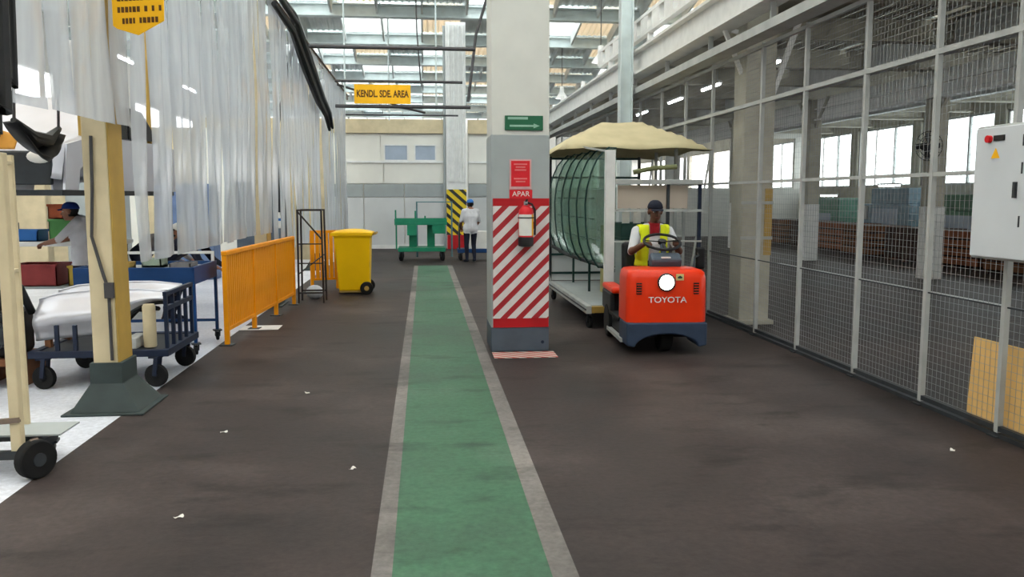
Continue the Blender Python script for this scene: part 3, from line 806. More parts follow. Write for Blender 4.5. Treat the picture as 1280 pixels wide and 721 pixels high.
swm = Euler((math.radians(-68 + 90 - 0), 0, 0)).to_matrix()
swc = Vector((0.08, 0.65, 1.15))
sw = B().torus(swc, 0.2, 0.016, swm, 32, 8).build('steering_wheel', m_black, trac, True)
b = B(); b.cyl(swc - swm @ Vector((0, 0, .02)), swc + swm @ Vector((0, 0, .02)), 0.045, n=16)
for a in (0.2, PI - 0.2, PI * 1.5): b.bar(swc, swc + swm @ Vector((0.2 * math.cos(a), 0.2 * math.sin(a), 0)), 0.03, 0.012)
b.build('steering_spokes', m_black, sw)
B().tube([(0.40, 0.5, 0.87), (0.44, 0.62, 0.98), (0.52, 0.72, 1.0)], 0.011, 8).build('mirror_stalk', m_dsteel, trac, True)
mh = B().box(0.48, 0.585, 0.70, 0.75, 0.84, 1.085).build('mirror', m_black, trac, bevel=0.03, seg=3)
B().box(0.495, 0.57, 0.751, 0.755, 0.86, 1.065).build('mirror_glass', m_steel, mh)
B().box(-0.06, 0.06, 1.62, 1.74, 0.24, 0.34).build('tow_hitch', m_dsteel, trac)

# ================================================================== GLASS TRAILER
tl = thing('glass_trailer', 'grey rack trailer with beige canopy loaded with upright glass, hitched behind the tractor', 'trailer', (2.7, 10.25, 0))
X0, X1, YL = -0.70, 0.78, 3.2
b = B(); b.box(X0, X0 + 0.07, 0, YL, 0.19, 0.29); b.build('side_channel', m_ltgrey, tl, bevel=0.006)
b = B(); b.box(X0 - 0.012, X0, 0, YL, 0.235, 0.25); b.build('channel_groove', m_dsteel, tl)
B().box(X1 - 0.07, X1, 0, YL, 0.19, 0.29).build('side_channel', m_ltgrey, tl, bevel=0.006)
for y in (0.0, 1.55, YL - 0.07): B().box(X0 + 0.07, X1 - 0.07, y, y + 0.07, 0.20, 0.28).build('cross_member', m_tan if y == 0 else m_ltgrey, tl)
B().box(X0 + 0.07, X1 - 0.07, 0.07, YL - 0.07, 0.27, 0.29).build('deck', m_greyp, tl)
for (x, y) in ((X0 + 0.06, 0.1), (X1 - 0.08, 0.1), (X0 + 0.06, YL - 0.15), (X1 - 0.08, YL - 0.15)): caster(tl, x, y, 0.19, 0.075, 0.04, 0.25)
# posts: white front left corner, thin dark ones elsewhere
B().box(-0.46, -0.34, 0.05, 0.14, 0.29, 2.22).build('corner_post', m_white, tl, bevel=0.008)
B().box(0.325, 0.36, 0.06, 0.10, 0.29, 1.83).build('middle_post', m_dsteel, tl)
B().box(0.73, 0.77, 0.06, 0.10, 0.29, 1.83).build('corner_post', m_navy, tl)
B().box(-0.34, 0.78, 0.04, 0.11, 1.80, 1.86).build('top_bar', m_ltgrey, tl, bevel=0.005)
B().box(-0.34, 0.78, 0.05, 0.09, 1.46, 1.49).build('middle_bar', m_ltgrey, tl)
B().box(-0.34, 0.78, 0.05, 0.08, 1.08, 1.10).build('lower_bar', m_ltgrey, tl)
B().box(-0.28, 0.62, 0.16, 0.19, 1.5, 1.79).build('beige_panel', M('beige_panel', (196, 182, 168), 0.7, 0, 0.05, 2), tl)
for y in (1.1, 2.1): B().box(0.73, 0.77, y, y + 0.04, 0.29, 2.3).build('side_post', m_ltgrey, tl)
B().box(X0, X0 + 0.035, YL - 0.05, YL, 0.29, 2.28).build('rear_post', m_dsteel, tl)
B().box(X1 - 0.035, X1, YL - 0.05, YL, 0.29, 2.28).build('rear_post', m_dsteel, tl)
for z in (2.25, 1.95, 0.72, 0.42): B().box(X0 + 0.03, X1, YL - 0.045, YL - 0.01, z - 0.017, z + 0.017).build('rear_rail', m_dkgreen, tl)
B().box(X0 + 0.05, X1 - 0.05, YL - 0.01, YL + 0.01, 0.30, 0.95).build('white_rear_board', m_panelg, tl)
# glass cradle rails
B().tube([(-0.36, 0.1, 0.76), (-0.46, 1.0, 0.76), (-0.58, 2.2, 0.79), (-0.66, 3.1, 0.86)], 0.028, 8).build('cradle_rail', m_black, tl, True)
B().box(-0.36, -0.32, 0.1, 3.1, 0.70, 0.74).build('cradle_rail', m_dkgreen, tl)
for y in (0.3, 1.6, 2.9): B().box(-0.36, -0.33, y, y + 0.04, 0.29, 0.72).build('cradle_leg', m_dkgreen, tl)
for (z, w) in ((1.62, 0.012), (1.36, 0.009), (1.1, 0.009), (1.9, 0.010)): B().box(-0.56, -0.55, 0.3, 3.15, z, z + w).build('separator_wire', m_dkgreen, tl)
# canopy: low pitched tarp on four slim poles
ridge = 2.70
def can(u, v):
    x = -0.88 + u * 1.95; y = 0.55 + v * 2.9
    e = 1 - max(abs(u - 0.5), abs(v - 0.5)) * 2
    return (x, y, 2.27 + (ridge - 2.27) * min(1, e * 1.35) ** 0.9 + 0.012 * math.sin(u * 17) * math.sin(v * 13) - 0.012 * (1 - e) * math.cos(4 * PI * (u if abs(v - .5) > abs(u - .5) else v)))
B().grid(can, 20, 20).build('canopy', m_tarp, tl, True, solid=0.008)
for (x, y) in ((-0.86, 0.58), (1.05, 0.58), (-0.86, 3.42), (1.05, 3.42)):
    xe = X0 + 0.02 if x < 0 else X1 - 0.02; ye = min(y, YL - 0.05)
    if x < 0 and y < 1: B().bar((-0.40, 0.1, 2.2), (x + 0.2, y + 0.05, 2.29), 0.022).build('canopy_arm', m_ltgrey, tl)
    else: B().bar((xe, ye, 0.29), (x, y, 2.25), 0.022).build('canopy_pole', m_ltgrey, tl)
B().tube([(-0.1, 0.1, 1.95), (0.15, 0.08, 2.0), (0.45, 0.1, 2.02)], 0.03, 8).build('padded_hook', M('olive_pad', (120, 124, 88), 0.8), tl, True)
B().bar((-0.02, -0.10, 0.28), (-0.03, 0.02, 0.24), 0.05).build('drawbar', m_dsteel, tl)

# windscreens standing in the cradle, each a curved pane with a dark green ground edge
def windscreen_outline():
    L = [(-0.02, 0.0), (-0.10, 0.12), (-0.16, 0.3), (-0.19, 0.55), (-0.20, 0.8), (-0.18, 1.0), (-0.13, 1.2), (-0.06, 1.36), (0.03, 1.47), (0.10, 1.52)]
    return L
def make_windscreen():
    w = thing('windscreen', 'curved greenish windscreen standing in the trailer rack', 'windscreen', (0, 0, 0), 0, 'windscreens in the trailer rack')
    L = windscreen_outline()
    n = len(L)
    # curved pane: rows across, bulging towards the aisle
    b = B()
    def fn(u, v):
        k = v * (n - 1); i = min(int(k), n - 2); f = k - i
        xl = L[i][0] * (1 - f) + L[i + 1][0] * f; z = L[i][1] * (1 - f) + L[i + 1][1] * f
        x = xl + u * (0.22 - xl)
        return (x, 0.10 * math.sin(PI * u * 0.5), z)
    b.grid(fn, 8, 27)
    b.build('glass', m_wind, w, True, solid=0.006)
    B().tube([(x, 0, z) for x, z in L], 0.011, 6).build('ground_edge', m_dkgreen, w, True)
    B().tube([fn(u / 6, 1) for u in range(7)], 0.009, 6).build('ground_edge', m_dkgreen, w, True)
    B().tube([fn(u / 6, 0) for u in range(7)], 0.009, 6).build('ground_edge', m_dkgreen, w, True)
    return w
ws = make_windscreen(); ws.location = (2.23, 10.55, 0.745)
for i in range(1, 6): dup(ws, (2.23 - 0.015 * i, 10.55 + 0.53 * i, 0.745 + 0.004 * i))
# open bins on the trailer
bn = thing('parts_bin', 'dark green open parts bin hanging behind the tractor driver on the trailer', 'bin', (2.72, 10.55, 0.29))
B().box(-0.2, 0.34, 0, 0.5, 0.0, 0.80).build('bin_stand', m_greyp, bn, bevel=0.01)
b = B(); b.box(-0.22, 0.36, -0.02, 0.52, 0.80, 0.84); b.box(-0.22, 0.36, -0.02, 0.0, 0.84, 1.02); b.box(-0.22, 0.36, 0.5, 0.52, 0.84, 1.02); b.box(-0.22, -0.2, 0, 0.5, 0.84, 1.02); b.box(0.34, 0.36, 0, 0.5, 0.84, 1.02)
b.build('bin_tray', m_dkgreen, bn, bevel=0.006)
for i, (x, c_) in enumerate(((-0.1, m_paper), (0.05, m_paper), (0.2, m_ltgrey))): B().lathe([(0.035, 0), (0.05, 0.03), (0.05, 0.32), (0.03, 0.36)], (x, 0.25, 0.84), 14).build('bottle', c_, bn, True)
yb = thing('yellow_carton', 'pale yellow carton among the windscreens on the trailer deck', 'box', (2.76, 11.35, 0.29))
B().box(-0.25, 0.25, 0, 0.5, 0, 0.95).build('carton_body', M('pale_yellow_carton', (196, 186, 128), 0.8), yb, bevel=0.006)
b = B(); b.box(-0.26, 0.26, 0.2, 0.3, 0.951, 0.956); b.build('tape', m_card, yb)
# ================================================================== PEOPLE
def person(name_label, loc, rz, J, paint, mats, voxel=0.011, cap=None, cap_dir=None, face=True, vest=None, hand_curl=0.5, hands=None):
    """Body laid out as tapered limbs, fused into one surface. Local front is -Y."""
    root = thing('person', name_label, 'person', loc, rz)
    V = {k: Vector(v) for k, v in J.items()}
    b = B()
    side = (V['shL'] - V['shR']).normalized()
    spine = [V['pelvis'], V['waist'], V['chest'], V['collar']]
    offs = [0.085, 0.065, 0.10, 0.085]; rad = [0.115, 0.105, 0.115, 0.07]
    for i, p in enumerate(spine):
        b.cap(p - side * offs[i], p + side * offs[i], rad[i])
        if i:
            q = spine[i - 1]
            for sg in (-1, 0, 1): b.cap(q + side * offs[i - 1] * sg, p + side * offs[i] * sg, rad[i - 1], rad[i])
    b.cap(V['collar'], V['head'] - Vector((0, 0, 0.05)), 0.058, 0.052)
    for s_ in 'LR':
        b.cap(V['collar'] + (V['sh' + s_] - V['collar']) * .4, V['sh' + s_], 0.062, 0.064)
        b.cap(V['sh' + s_], V['el' + s_], 0.064, 0.046)
        b.cap(V['el' + s_], V['wr' + s_], 0.044, 0.03)
        b.cap(V['pelvis'] + (V['hip' + s_] - V['pelvis']) * .6, V['hip' + s_], 0.10, 0.098)
        b.cap(V['hip' + s_], V['kn' + s_], 0.092, 0.062)
        b.cap(V['kn' + s_], V['an' + s_], 0.062, 0.042)
        b.cap(V['an' + s_] + Vector((0, 0, -0.03)), V['toe' + s_], 0.045, 0.036)
        b.cap(V['an' + s_] + Vector((0, 0, -0.04)), V['an' + s_] + (V['an' + s_] - V['toe' + s_]).normalized() * 0.03 + Vector((0, 0, -0.05)), 0.04, 0.036)
        # hand: palm, four fingers, thumb
        d = (V['wr' + s_] - V['el' + s_]).normalized() if not hands else Vector(hands[s_][0]).normalized()
        nrm = Vector(hands[s_][1]).normalized() if hands else Vector((0, 0, -1))
        nrm = (nrm - d * nrm.dot(d)).normalized() if (nrm - d * nrm.dot(d)).length > 0.05 else Vector((0, -1, 0))
        sd = d.cross(nrm).normalized()
        w0 = V['wr' + s_]
        for k in (-1, 0, 1): b.cap(w0 + sd * 0.012 * k, w0 + d * 0.085 + sd * 0.027 * k, 0.017, 0.014)
        for k, ln in ((-1.5, 0.066), (-0.5, 0.078), (0.5, 0.074), (1.5, 0.058)):
            p = w0 + d * 0.085 + sd * 0.0205 * k
            dirv = d.copy()
            for ph in (0.45, 0.32, 0.23):
                dirv = (Matrix.Rotation(hand_curl, 3, sd) @ dirv) if (Matrix.Rotation(hand_curl, 3, sd) @ d).dot(nrm) > d.dot(nrm) else (Matrix.Rotation(-hand_curl, 3, sd) @ dirv)
                q = p + dirv * ln * ph
                b.cap(p, q, 0.0098, 0.009); p = q
        tsg = 1 if s_ == 'L' else -1
        p = w0 + d * 0.03 + sd * 0.03 * tsg
        q = p + (d * 0.6 + sd * 0.7 * tsg + nrm * 0.3).normalized() * 0.04; b.cap(p, q, 0.013, 0.011)
        r_ = q + (d * 0.8 + nrm * 0.5).normalized() * 0.03; b.cap(q, r_, 0.011, 0.009)
    # head
    fd = Vector(cap_dir or (0, -1, 0)).normalized()
    up = Vector((0, 0, 1)); up = (up - fd * up.dot(fd)).normalized(); sd = fd.cross(up)
    R3 = Matrix((sd, -fd, up)).transposed()
    H = V['head']
    at = lambda x, y, z: H + R3 @ Vector((x, y, z))
    b.sph(at(0, 0.012, 0.035), (0.076, 0.095, 0.088), 16, 10, R3)
    b.sph(at(0, -0.022, -0.045), (0.058, 0.066, 0.068), 14, 9, R3)
    b.sph(at(0, -0.05, -0.095), (0.028, 0.026, 0.02), 10, 7, R3)
    b.cap(at(0, -0.082, 0.012), at(0, -0.106, -0.026), 0.011, 0.016)
    for sg in (-1, 1):
        b.sph(at(sg * 0.078, 0.012, -0.005), (0.014, 0.024, 0.034), 8, 6, R3)
        b.cap(at(sg * 0.018, -0.082, 0.03), at(sg * 0.05, -0.07, 0.028), 0.012, 0.01)
    tmp = b.build('body', None, None)
    rm = tmp.modifiers.new('r', 'REMESH'); rm.mode = 'VOXEL'; rm.voxel_size = voxel
    sm = tmp.modifiers.new('s', 'SMOOTH'); sm.factor = 0.5; sm.iterations = 3
    bpy.context.view_layer.update()
    dg = bpy.context.evaluated_depsgraph_get()
    me = bpy.data.meshes.new_from_object(tmp.evaluated_get(dg))
    bpy.data.objects.remove(tmp)
    for m in mats: me.materials.append(m)
    segs = [('leg', 'hipL', 'knL'), ('leg', 'hipR', 'knR'), ('shin', 'knL', 'anL'), ('shin', 'knR', 'anR'), ('foot', 'anL', 'toeL'), ('foot', 'anR', 'toeR'),
            ('uparm', 'shL', 'elL'), ('uparm', 'shR', 'elR'), ('forearm', 'elL', 'wrL'), ('forearm', 'elR', 'wrR'),
            ('torso', 'waist', 'chest'), ('torso', 'chest', 'collar'), ('hips', 'pelvis', 'waist'), ('hips', 'hipL', 'hipR'), ('neck', 'collar', 'head'), ('torso', 'shL', 'collar'), ('torso', 'shR', 'collar'), ('torso', 'chest', 'shL'), ('torso', 'chest', 'shR')]
    def region(c):
        if (c - H).length < 0.15 and R3.transposed() @ (c - H) is not None and (R3.transposed() @ (c - H)).z > -0.125: return 'head'
        for s_ in 'LR':
            if (c - V['wr' + s_]).length < 0.2 and (c - V['wr' + s_]).dot((V['wr' + s_] - V['el' + s_]).normalized()) > -0.01: return 'hand'
        best = None; bd = 9
        for nme, a, e in segs:
            A = V[a]; E_ = V[e]; dd = E_ - A
            t = max(0, min(1, (c - A).dot(dd) / dd.length_squared)); ds = (c - A - dd * t).length
            if nme in ('torso', 'hips'): ds *= 0.7
            if ds < bd: bd = ds; best = nme
        return best
    regs = {}
    for p in me.polygons:
        rg = region(p.center); regs[p.index] = rg
        p.material_index = paint.get(rg, 0)
        p.use_smooth = True
    body = bpy.data.objects.new('body', me); COL.objects.link(body); body.parent = root
    def shell(name, test, mat, off):
        sb = B(); mp = {}
        for p in me.polygons:
            if test(regs[p.index], p.center):
                f = []
                for vi in p.vertices:
                    if vi not in mp:
                        mp[vi] = len(sb.v); v = me.vertices[vi]; sb.v.append(tuple(v.co + v.normal * off))
                    f.append(mp[vi])
                sb.f.append(tuple(f))
        if sb.f:
            o = sb.build(name, mat, root, True, solid=0.006)
            return o
    loc_ = lambda c: R3.transposed() @ (c - H)
    if cap:
        kind, cm = cap
        shell('hair', lambda r, c: r == 'head' and loc_(c).y > 0.0 and loc_(c).z > -0.06 and abs(loc_(c).x) < 0.075, m_hair, 0.004)
        cb_ = B(); prof = [(0.001, 0.118), (0.035, 0.115), (0.062, 0.10), (0.08, 0.076), (0.09, 0.045), (0.092, 0.03)]
        n = 20; vs = []; fs = []
        for r_, z in prof:
            for k in range(n):
                a = 2 * PI * k / n; vs.append(at(r_ * 0.94 * math.cos(a), 0.012 + r_ * 1.16 * math.sin(a), z + 0.012))
        for i in range(len(prof) - 1):
            for k in range(n): fs.append((i * n + k, i * n + (k + 1) % n, (i + 1) * n + (k + 1) % n, (i + 1) * n + k))
        fs.append(tuple(range(n)))
        cb_._add(vs, fs); co = cb_.build('cap' if kind == 'cap' else 'helmet', cm, root, True, solid=0.006)
        br = B()
        br.grid(lambda u, v: at((u - .5) * 0.15 * (1 - 0.25 * v * v), -0.075 - v * (0.075 if kind == 'cap' else 0.045) * math.sqrt(max(0, 1 - (2 * u - 1) ** 2 * .8)), 0.046 - v * 0.018 - 0.012 * (2 * u - 1) ** 2), 10, 4)
        br.build('cap_brim' if kind == 'cap' else 'helmet_brim', cm, co, True, solid=0.006)
    if face:
        for sg in (-1, 1):
            e = B().sph(at(sg * 0.033, -0.073, 0.006), (0.014, 0.012, 0.009), 10, 7, R3).build('eye', m_eyew, root, True)
            B().sph(at(sg * 0.033, -0.083, 0.006), (0.006, 0.004, 0.007), 8, 6, R3).build('iris', m_hair, e, True)
            B().cap(at(sg * 0.02, -0.092, 0.032), at(sg * 0.05, -0.08, 0.03), 0.006, 0.005).build('eyebrow', m_hair, root, True)
        B().sph(at(0, -0.083, -0.062), (0.026, 0.012, 0.009), 12, 6, R3).build('mouth', m_lip, root, True)
    if vest:
        shell('vest', vest, m_hivis, 0.012)
    return root, shell, V

# driver, seated, hands on the wheel
dx, dy = 2.66, 9.62
J = dict(pelvis=(0, 0.10, 0.74), waist=(0, 0.08, 0.92), chest=(0, 0.03, 1.10), collar=(0, 0.0, 1.27), head=(0.01, -0.05, 1.475),
         shL=(0.19, 0.02, 1.245), shR=(-0.19, 0.02, 1.245), elL=(0.27, -0.16, 1.02), elR=(-0.29, -0.14, 1.02), wrL=(0.15, -0.40, 1.14), wrR=(-0.20, -0.38, 1.12),
         hipL=(0.1, 0.06, 0.74), hipR=(-0.1, 0.06, 0.74), knL=(0.13, -0.36, 0.74), knR=(-0.13, -0.36, 0.74), anL=(0.13, -0.36, 0.42), anR=(-0.13, -0.36, 0.42), toeL=(0.14, -0.47, 0.382), toeR=(-0.14, -0.47, 0.382))
paint = dict(head=0, neck=3, hand=0, torso=1, uparm=1, forearm=0, hips=2, leg=2, shin=2, foot=2)
drv, shell, V = person('driver in dark cap, white shirt and yellow vest seated on the orange tractor', (dx, dy, 0), 0, J, paint, [m_skin_d, m_shirt_w, m_trouser, m_redcloth], 0.009,
                       ('cap', m_trouser), (0, -1, -0.12), True, None, 0.75,
                       dict(L=((-0.25, -0.9, 0.2), (0, -0.2, -1)), R=((0.25, -0.9, 0.2), (0, -0.2, -1))))
shell('vest', lambda r, c: r in ('torso', 'hips') and 0.84 < c.z < 1.315 and 0.065 < abs(c.x) < 0.18, m_hivis, 0.012)
shell('neck_scarf', lambda r, c: r in ('torso', 'neck') and c.z > 1.20 - 0.0 and abs(c.x) < 0.062 and c.y < 0.0, m_redcloth, 0.014)

# man standing with his back turned by the hazard pillar
def stand(h=1.55, bend=0.0, arm=0.0):
    k = h / 1.70
    J = dict(pelvis=(0, 0.0, 0.93), waist=(0, 0.0, 1.08), chest=(0, 0.0, 1.26), collar=(0, 0.01, 1.42), head=(0, -0.03, 1.585),
             shL=(0.19, 0.01, 1.40), shR=(-0.19, 0.01, 1.40), elL=(0.26, -0.04, 1.13), elR=(-0.26, -0.04, 1.13), wrL=(0.2, -0.2, 0.96), wrR=(-0.2, -0.2, 0.96),
             hipL=(0.1, 0, 0.90), hipR=(-0.1, 0, 0.90), knL=(0.11, -0.02, 0.49), knR=(-0.11, -0.02, 0.49), anL=(0.11, 0.02, 0.10), anR=(-0.11, 0.02, 0.10), toeL=(0.13, -0.13, 0.04), toeR=(-0.13, -0.13, 0.04))
    return {a: tuple(q * k for q in v) for a, v in J.items()}
J2 = stand(1.56)
J2['knR'] = (-0.10, -0.06, 0.46); J2['anR'] = (-0.10, 0.0, 0.10); J2['toeR'] = (-0.12, -0.14, 0.04)
person('person in white shirt and blue cap standing with back turned by the hazard pillar', (1.15, 21.1, 0), PI + 0.25, J2, dict(head=0, neck=0, hand=0, torso=1, uparm=1, forearm=0, hips=1, leg=2, shin=2, foot=2), [m_skin, m_shirt_w, m_trouser], 0.014, ('cap', m_skyblue))

# workshop people behind the curtain line
person('worker in pale shirt and blue cap bending at the white workbench', (-4.46, 11.5, 0), -1.5, dict(stand(1.6), elL=(0.25, -0.2, 1.1), wrL=(0.12, -0.4, 1.05), elR=(-0.25, -0.22, 1.1), wrR=(-0.1, -0.42, 1.05), head=(0, -0.12, 1.45)),
       dict(head=0, neck=0, hand=0, torso=1, uparm=1, forearm=0, hips=1, leg=2, shin=2, foot=2), [m_skin, m_shirt_w, m_trouser], 0.014, ('cap', M('blue_cap_cloth', (34, 60, 130), 0.9)))
def bent():
    return dict(pelvis=(0, 0.30, 0.84), waist=(0, 0.20, 0.93), chest=(0, 0.06, 1.02), collar=(0, -0.10, 1.09), head=(0, -0.27, 1.14),
                shL=(0.19, -0.08, 1.06), shR=(-0.19, -0.08, 1.06), elL=(0.24, -0.22, 0.82), elR=(-0.24, -0.22, 0.82), wrL=(0.14, -0.4, 0.74), wrR=(-0.14, -0.4, 0.74),
                hipL=(0.1, 0.3, 0.81), hipR=(-0.1, 0.3, 0.81), knL=(0.11, 0.2, 0.45), knR=(-0.11, 0.2, 0.45), anL=(0.11, 0.3, 0.10), anR=(-0.11, 0.3, 0.10), toeL=(0.13, 0.15, 0.04), toeR=(-0.13, 0.15, 0.04))
pw = dict(head=0, neck=0, hand=0, torso=1, uparm=1, forearm=1, hips=2, leg=2, shin=2, foot=2)
person('worker in grey overall and white cap bending behind the blue trolley', (-3.72, 12.35, 0), PI / 2 - 0.2, bent(), pw, [m_skin, m_shirt_g, m_trouser], 0.014, ('cap', m_paper), (0, -1, -0.5))
person('worker in navy overall and pale blue helmet bending behind the blue trolley', (-3.05, 11.3, 0), PI / 2 - 0.1, bent(), pw, [m_skin, m_trouser, m_trouser], 0.014, ('helmet', M('pale_blue_helmet', (182, 210, 232), 0.4)), (0, -1, -0.4))

# ================================================================== SIGNS AND EXTINGUISHER
PX, PY = 1.007, 9.14 - 0.312   # front face of the striped pillar
es = thing('exit_sign', 'small green rectangular sign high on the pillar front', 'sign', (1.043, PY - 0.004, 2.41))
B().box(-0.2, 0.2, -0.016, 0, -0.075, 0.075).build('sign_plate', m_signgreen, es, bevel=0.004)
m_pale_g = M('pale_green_print', (150, 190, 168), 0.6)
b = B(); b.box(-0.17, 0.04, -0.018, -0.015, 0.035, 0.06); b.build('printed_bar', m_pale_g, es)
b = B(); b._add([(-0.15, -0.0175, -0.02), (0.10, -0.0175, -0.02), (0.10, -0.0175, -0.005), (0.165, -0.0175, -0.03), (0.10, -0.0175, -0.055), (0.10, -0.0175, -0.04), (-0.15, -0.0175, -0.04)], [(0, 1, 2, 3, 4, 5, 6)]); b.build('printed_arrow', m_pale_g, es)
rs = thing('fire_notice', 'red notice with pale border above the extinguisher on the pillar', 'sign', (1.007, PY - 0.004, 1.885))
B().box(-0.115, 0.115, -0.010, 0, -0.16, 0.15).build('border', M('pale_pink_border', (222, 170, 170), 0.6), rs)
B().box(-0.098, 0.098, -0.014, -0.009, -0.13, 0.135).build('sign_plate', m_signred, rs)
m_pk = M('faint_print', (226, 120, 120), 0.6)
for i, (z, w) in enumerate(((0.10, 0.07), (0.07, 0.05), (0.04, 0.06), (-0.05, 0.07), (-0.08, 0.05))):
    B().box(-w, w, -0.0155, -0.013, z - 0.007, z + 0.007).build('printed_line', m_pk, rs)
aps = thing('extinguisher_plate', 'small red plate reading APAR right above the fire extinguisher', 'sign', (1.012, PY - 0.004, 1.675))
B().box(-0.12, 0.12, -0.012, 0, -0.045, 0.045).build('sign_plate', m_signred, aps)
lettering('APAR', 0.075, m_paper, aps, (0, -0.0125, 0))
ext = thing('fire_extinguisher', 'fire extinguisher with white label and black boot hanging on the striped pillar', 'extinguisher', (1.055, PY - 0.095, 1.13))
B().lathe([(0.05, 0.0), (0.075, 0.012), (0.078, 0.05), (0.078, 0.34), (0.07, 0.385), (0.04, 0.42), (0.026, 0.43)], n=22).build('cylinder', m_signred, ext, True)
B().lathe([(0.05, -0.004), (0.08, 0.006), (0.082, 0.09), (0.079, 0.1)], n=22).build('boot', m_black, ext, True)
b = B()
for k in range(13):
    pass
lb = [(0.0795 * math.sin(a), -0.0795 * math.cos(a)) for a in [(-1.25 + 2.0 * k / 12) for k in range(13)]]
b.grid(lambda u, v: (lb[int(round(u * 12))][0], lb[int(round(u * 12))][1], 0.115 + v * 0.22), 12, 1); b.build('white_label', m_paper, ext, True)
lb2 = [(0.0793 * math.sin(a), -0.0793 * math.cos(a)) for a in [(0.76 + 0.75 * k / 6) for k in range(7)]]
b = B(); b.grid(lambda u, v: (lb2[int(round(u * 6))][0], lb2[int(round(u * 6))][1], 0.115 + v * 0.22), 6, 1); b.build('yellow_label', m_signyellow, ext, True)
B().cyl((0, 0, 0.42), (0, 0, 0.47), 0.022).build('valve', m_steel, ext, True)
b = B(); b.bar((0, 0.02, 0.465), (0, -0.09, 0.485), 0.02, 0.012); b.bar((0, 0.02, 0.44), (0, -0.08, 0.44), 0.02, 0.01); b.build('handle', m_black, ext)
B().tube([(0.02, 0, 0.455), (0.06, -0.03, 0.44), (0.09, -0.04, 0.38), (0.093, -0.03, 0.2), (0.09, -0.03, 0.12)], 0.011, 8).build('hose', m_black, ext, True)
b = B(); b.torus((0, 0, 0.30), 0.08, 0.006); b.bar((0, 0.078, 0.30), (0, 0.097, 0.30), 0.05, 0.03); b.build('bracket', m_black, ext)

hs = thing('hanging_sign', 'rectangular yellow hanging sign lettered in brown over the aisle', 'sign', (-1.005, 21.70, 4.2))
B().box(-0.70, 0.70, -0.012, 0.012, -0.235, 0.235).build('sign_plate', m_signyellow, hs)
lettering('KENDL. SDE. AREA', 0.235, m_ink, hs, (0, -0.0135, 0.0), sx=0.66, bold=0.008)
for x in (-0.6, 0.6):
    b = B(); b.bar((x, 0.02, 0.235), (x, 0.05, 0.33), 0.015); b.build('hook', m_steel, hs)
ys = thing('pointed_sign', 'yellow hanging sign with pointed lower edge beside the cream post', 'sign', (-2.045, 6.52, 2.815), 0.1)
B().prism([(-0.005, 0.0), (0.175, 0.11), (0.185, 0.52), (-0.175, 0.52), (-0.175, 0.06), (-0.15, 0.04)], 'xz', -0.006, 0.006).build('sign_plate', m_signyellow, ys, bevel=0.002)
rg = random.Random(3)
for (z, x0, x1) in ((0.105, -0.11, 0.13), (0.185, -0.14, 0.15), (0.265, -0.14, 0.15)):
    x = x0
    while x < x1:
        w = rg.uniform(0.014, 0.024)
        B().box(x, x + w, -0.0075, -0.0055, z - 0.02 + (x * 0.1), z + 0.02 + (x * 0.1)).build('printed_stroke', m_ink, ys); x += w + (0.006 if rg.random() < 0.8 else 0.03)
b = B(); b.tube([(-0.14, 0, 0.5), (-0.14, 0.0, 1.74)], 0.006, 6); b.build('hanging_wire', m_pipe, ys)

# ================================================================== LEFT OF THE AISLE
# orange barrier
A0, A1 = Vector((-2.2, 9.5, 0)), Vector((-2.0, 13.1, 0))
bl = (A1 - A0).length
bar_ = thing('slat_barrier', 'orange yellow slatted steel barrier along the left edge of the aisle', 'barrier', tuple(A0), math.atan2(A1.y - A0.y, A1.x - A0.x))
B().box(0, bl, -0.03, 0.03, 1.0, 1.05).build('top_rail', m_yorange, bar_, bevel=0.008)
B().box(0, bl, -0.02, 0.02, 0.16, 0.20).build('bottom_rail', m_yorange, bar_)
sl = B().box(-0.032, 0.032, -0.01, 0.01, 0.17, 1.0).mesh('slat', m_yorange)
for i in range(42): inst(sl, 'slat', bar_, (0.09 + i * (bl - 0.18) / 41, 0, 0))
for i in range(4):
    x = 0.03 + i * (bl - 0.06) / 3
    o = B().box(x - 0.025, x + 0.025, -0.025, 0.025, 0, 1.0).build('post', m_yorange, bar_)
    B().box(x - 0.07, x + 0.07, -0.07, 0.07, 0, 0.012).build('foot_plate', m_dsteel, o)
# second barrier beyond
bar2 = thing('slat_barrier', 'short orange slatted barrier tucked between the wire rack and the yellow bin', 'barrier', (-2.02, 15.2, 0), 0.35)
B().box(0, 0.5, -0.03, 0.03, 1.0, 1.05).build('top_rail', m_yorange, bar2)
for i in range(6): inst(sl, 'slat', bar2, (0.04 + i * 0.083, 0, 0))
B().box(0, 0.5, -0.02, 0.02, 0.16, 0.2).build('bottom_rail', m_yorange, bar2)
for x in (0.02, 0.48): B().box(x - 0.025, x + 0.025, -0.025, 0.025, 0, 1.0).build('post', m_yorange, bar2)
# black wire rack
rk = thing('wire_rack', 'narrow black steel rack frame between the orange barrier and the yellow bin', 'rack', (-1.76, 13.35, 0))
rkm = M('black_frame_paint', (52, 46, 46), 0.5)
for x in (-0.19, 0.19):
    for y in (-0.12, 0.25): B().bar((x, y, 0), (x * 0.95, y, 1.45), 0.028).build('leg', rkm, rk)
for y in (-0.12, 0.25): B().bar((-0.185, y, 1.44), (0.185, y, 1.44), 0.026).build('top_rail', rkm, rk); B().bar((-0.19, y, 0.16), (0.19, y, 0.16), 0.026).build('low_rail', rkm, rk)
B().bar((-0.18, -0.12, 1.42), (0.19, -0.12, 0.98), 0.024).build('brace', rkm, rk)
for z in (0.62, 0.92): B().bar((-0.19, -0.12, z), (0.19, -0.12, z), 0.018).build('cross_rail', rkm, rk)
B().bar((-0.19, -0.12, 0.45), (0.19, 0.25, 0.75), 0.016).build('brace', rkm, rk)
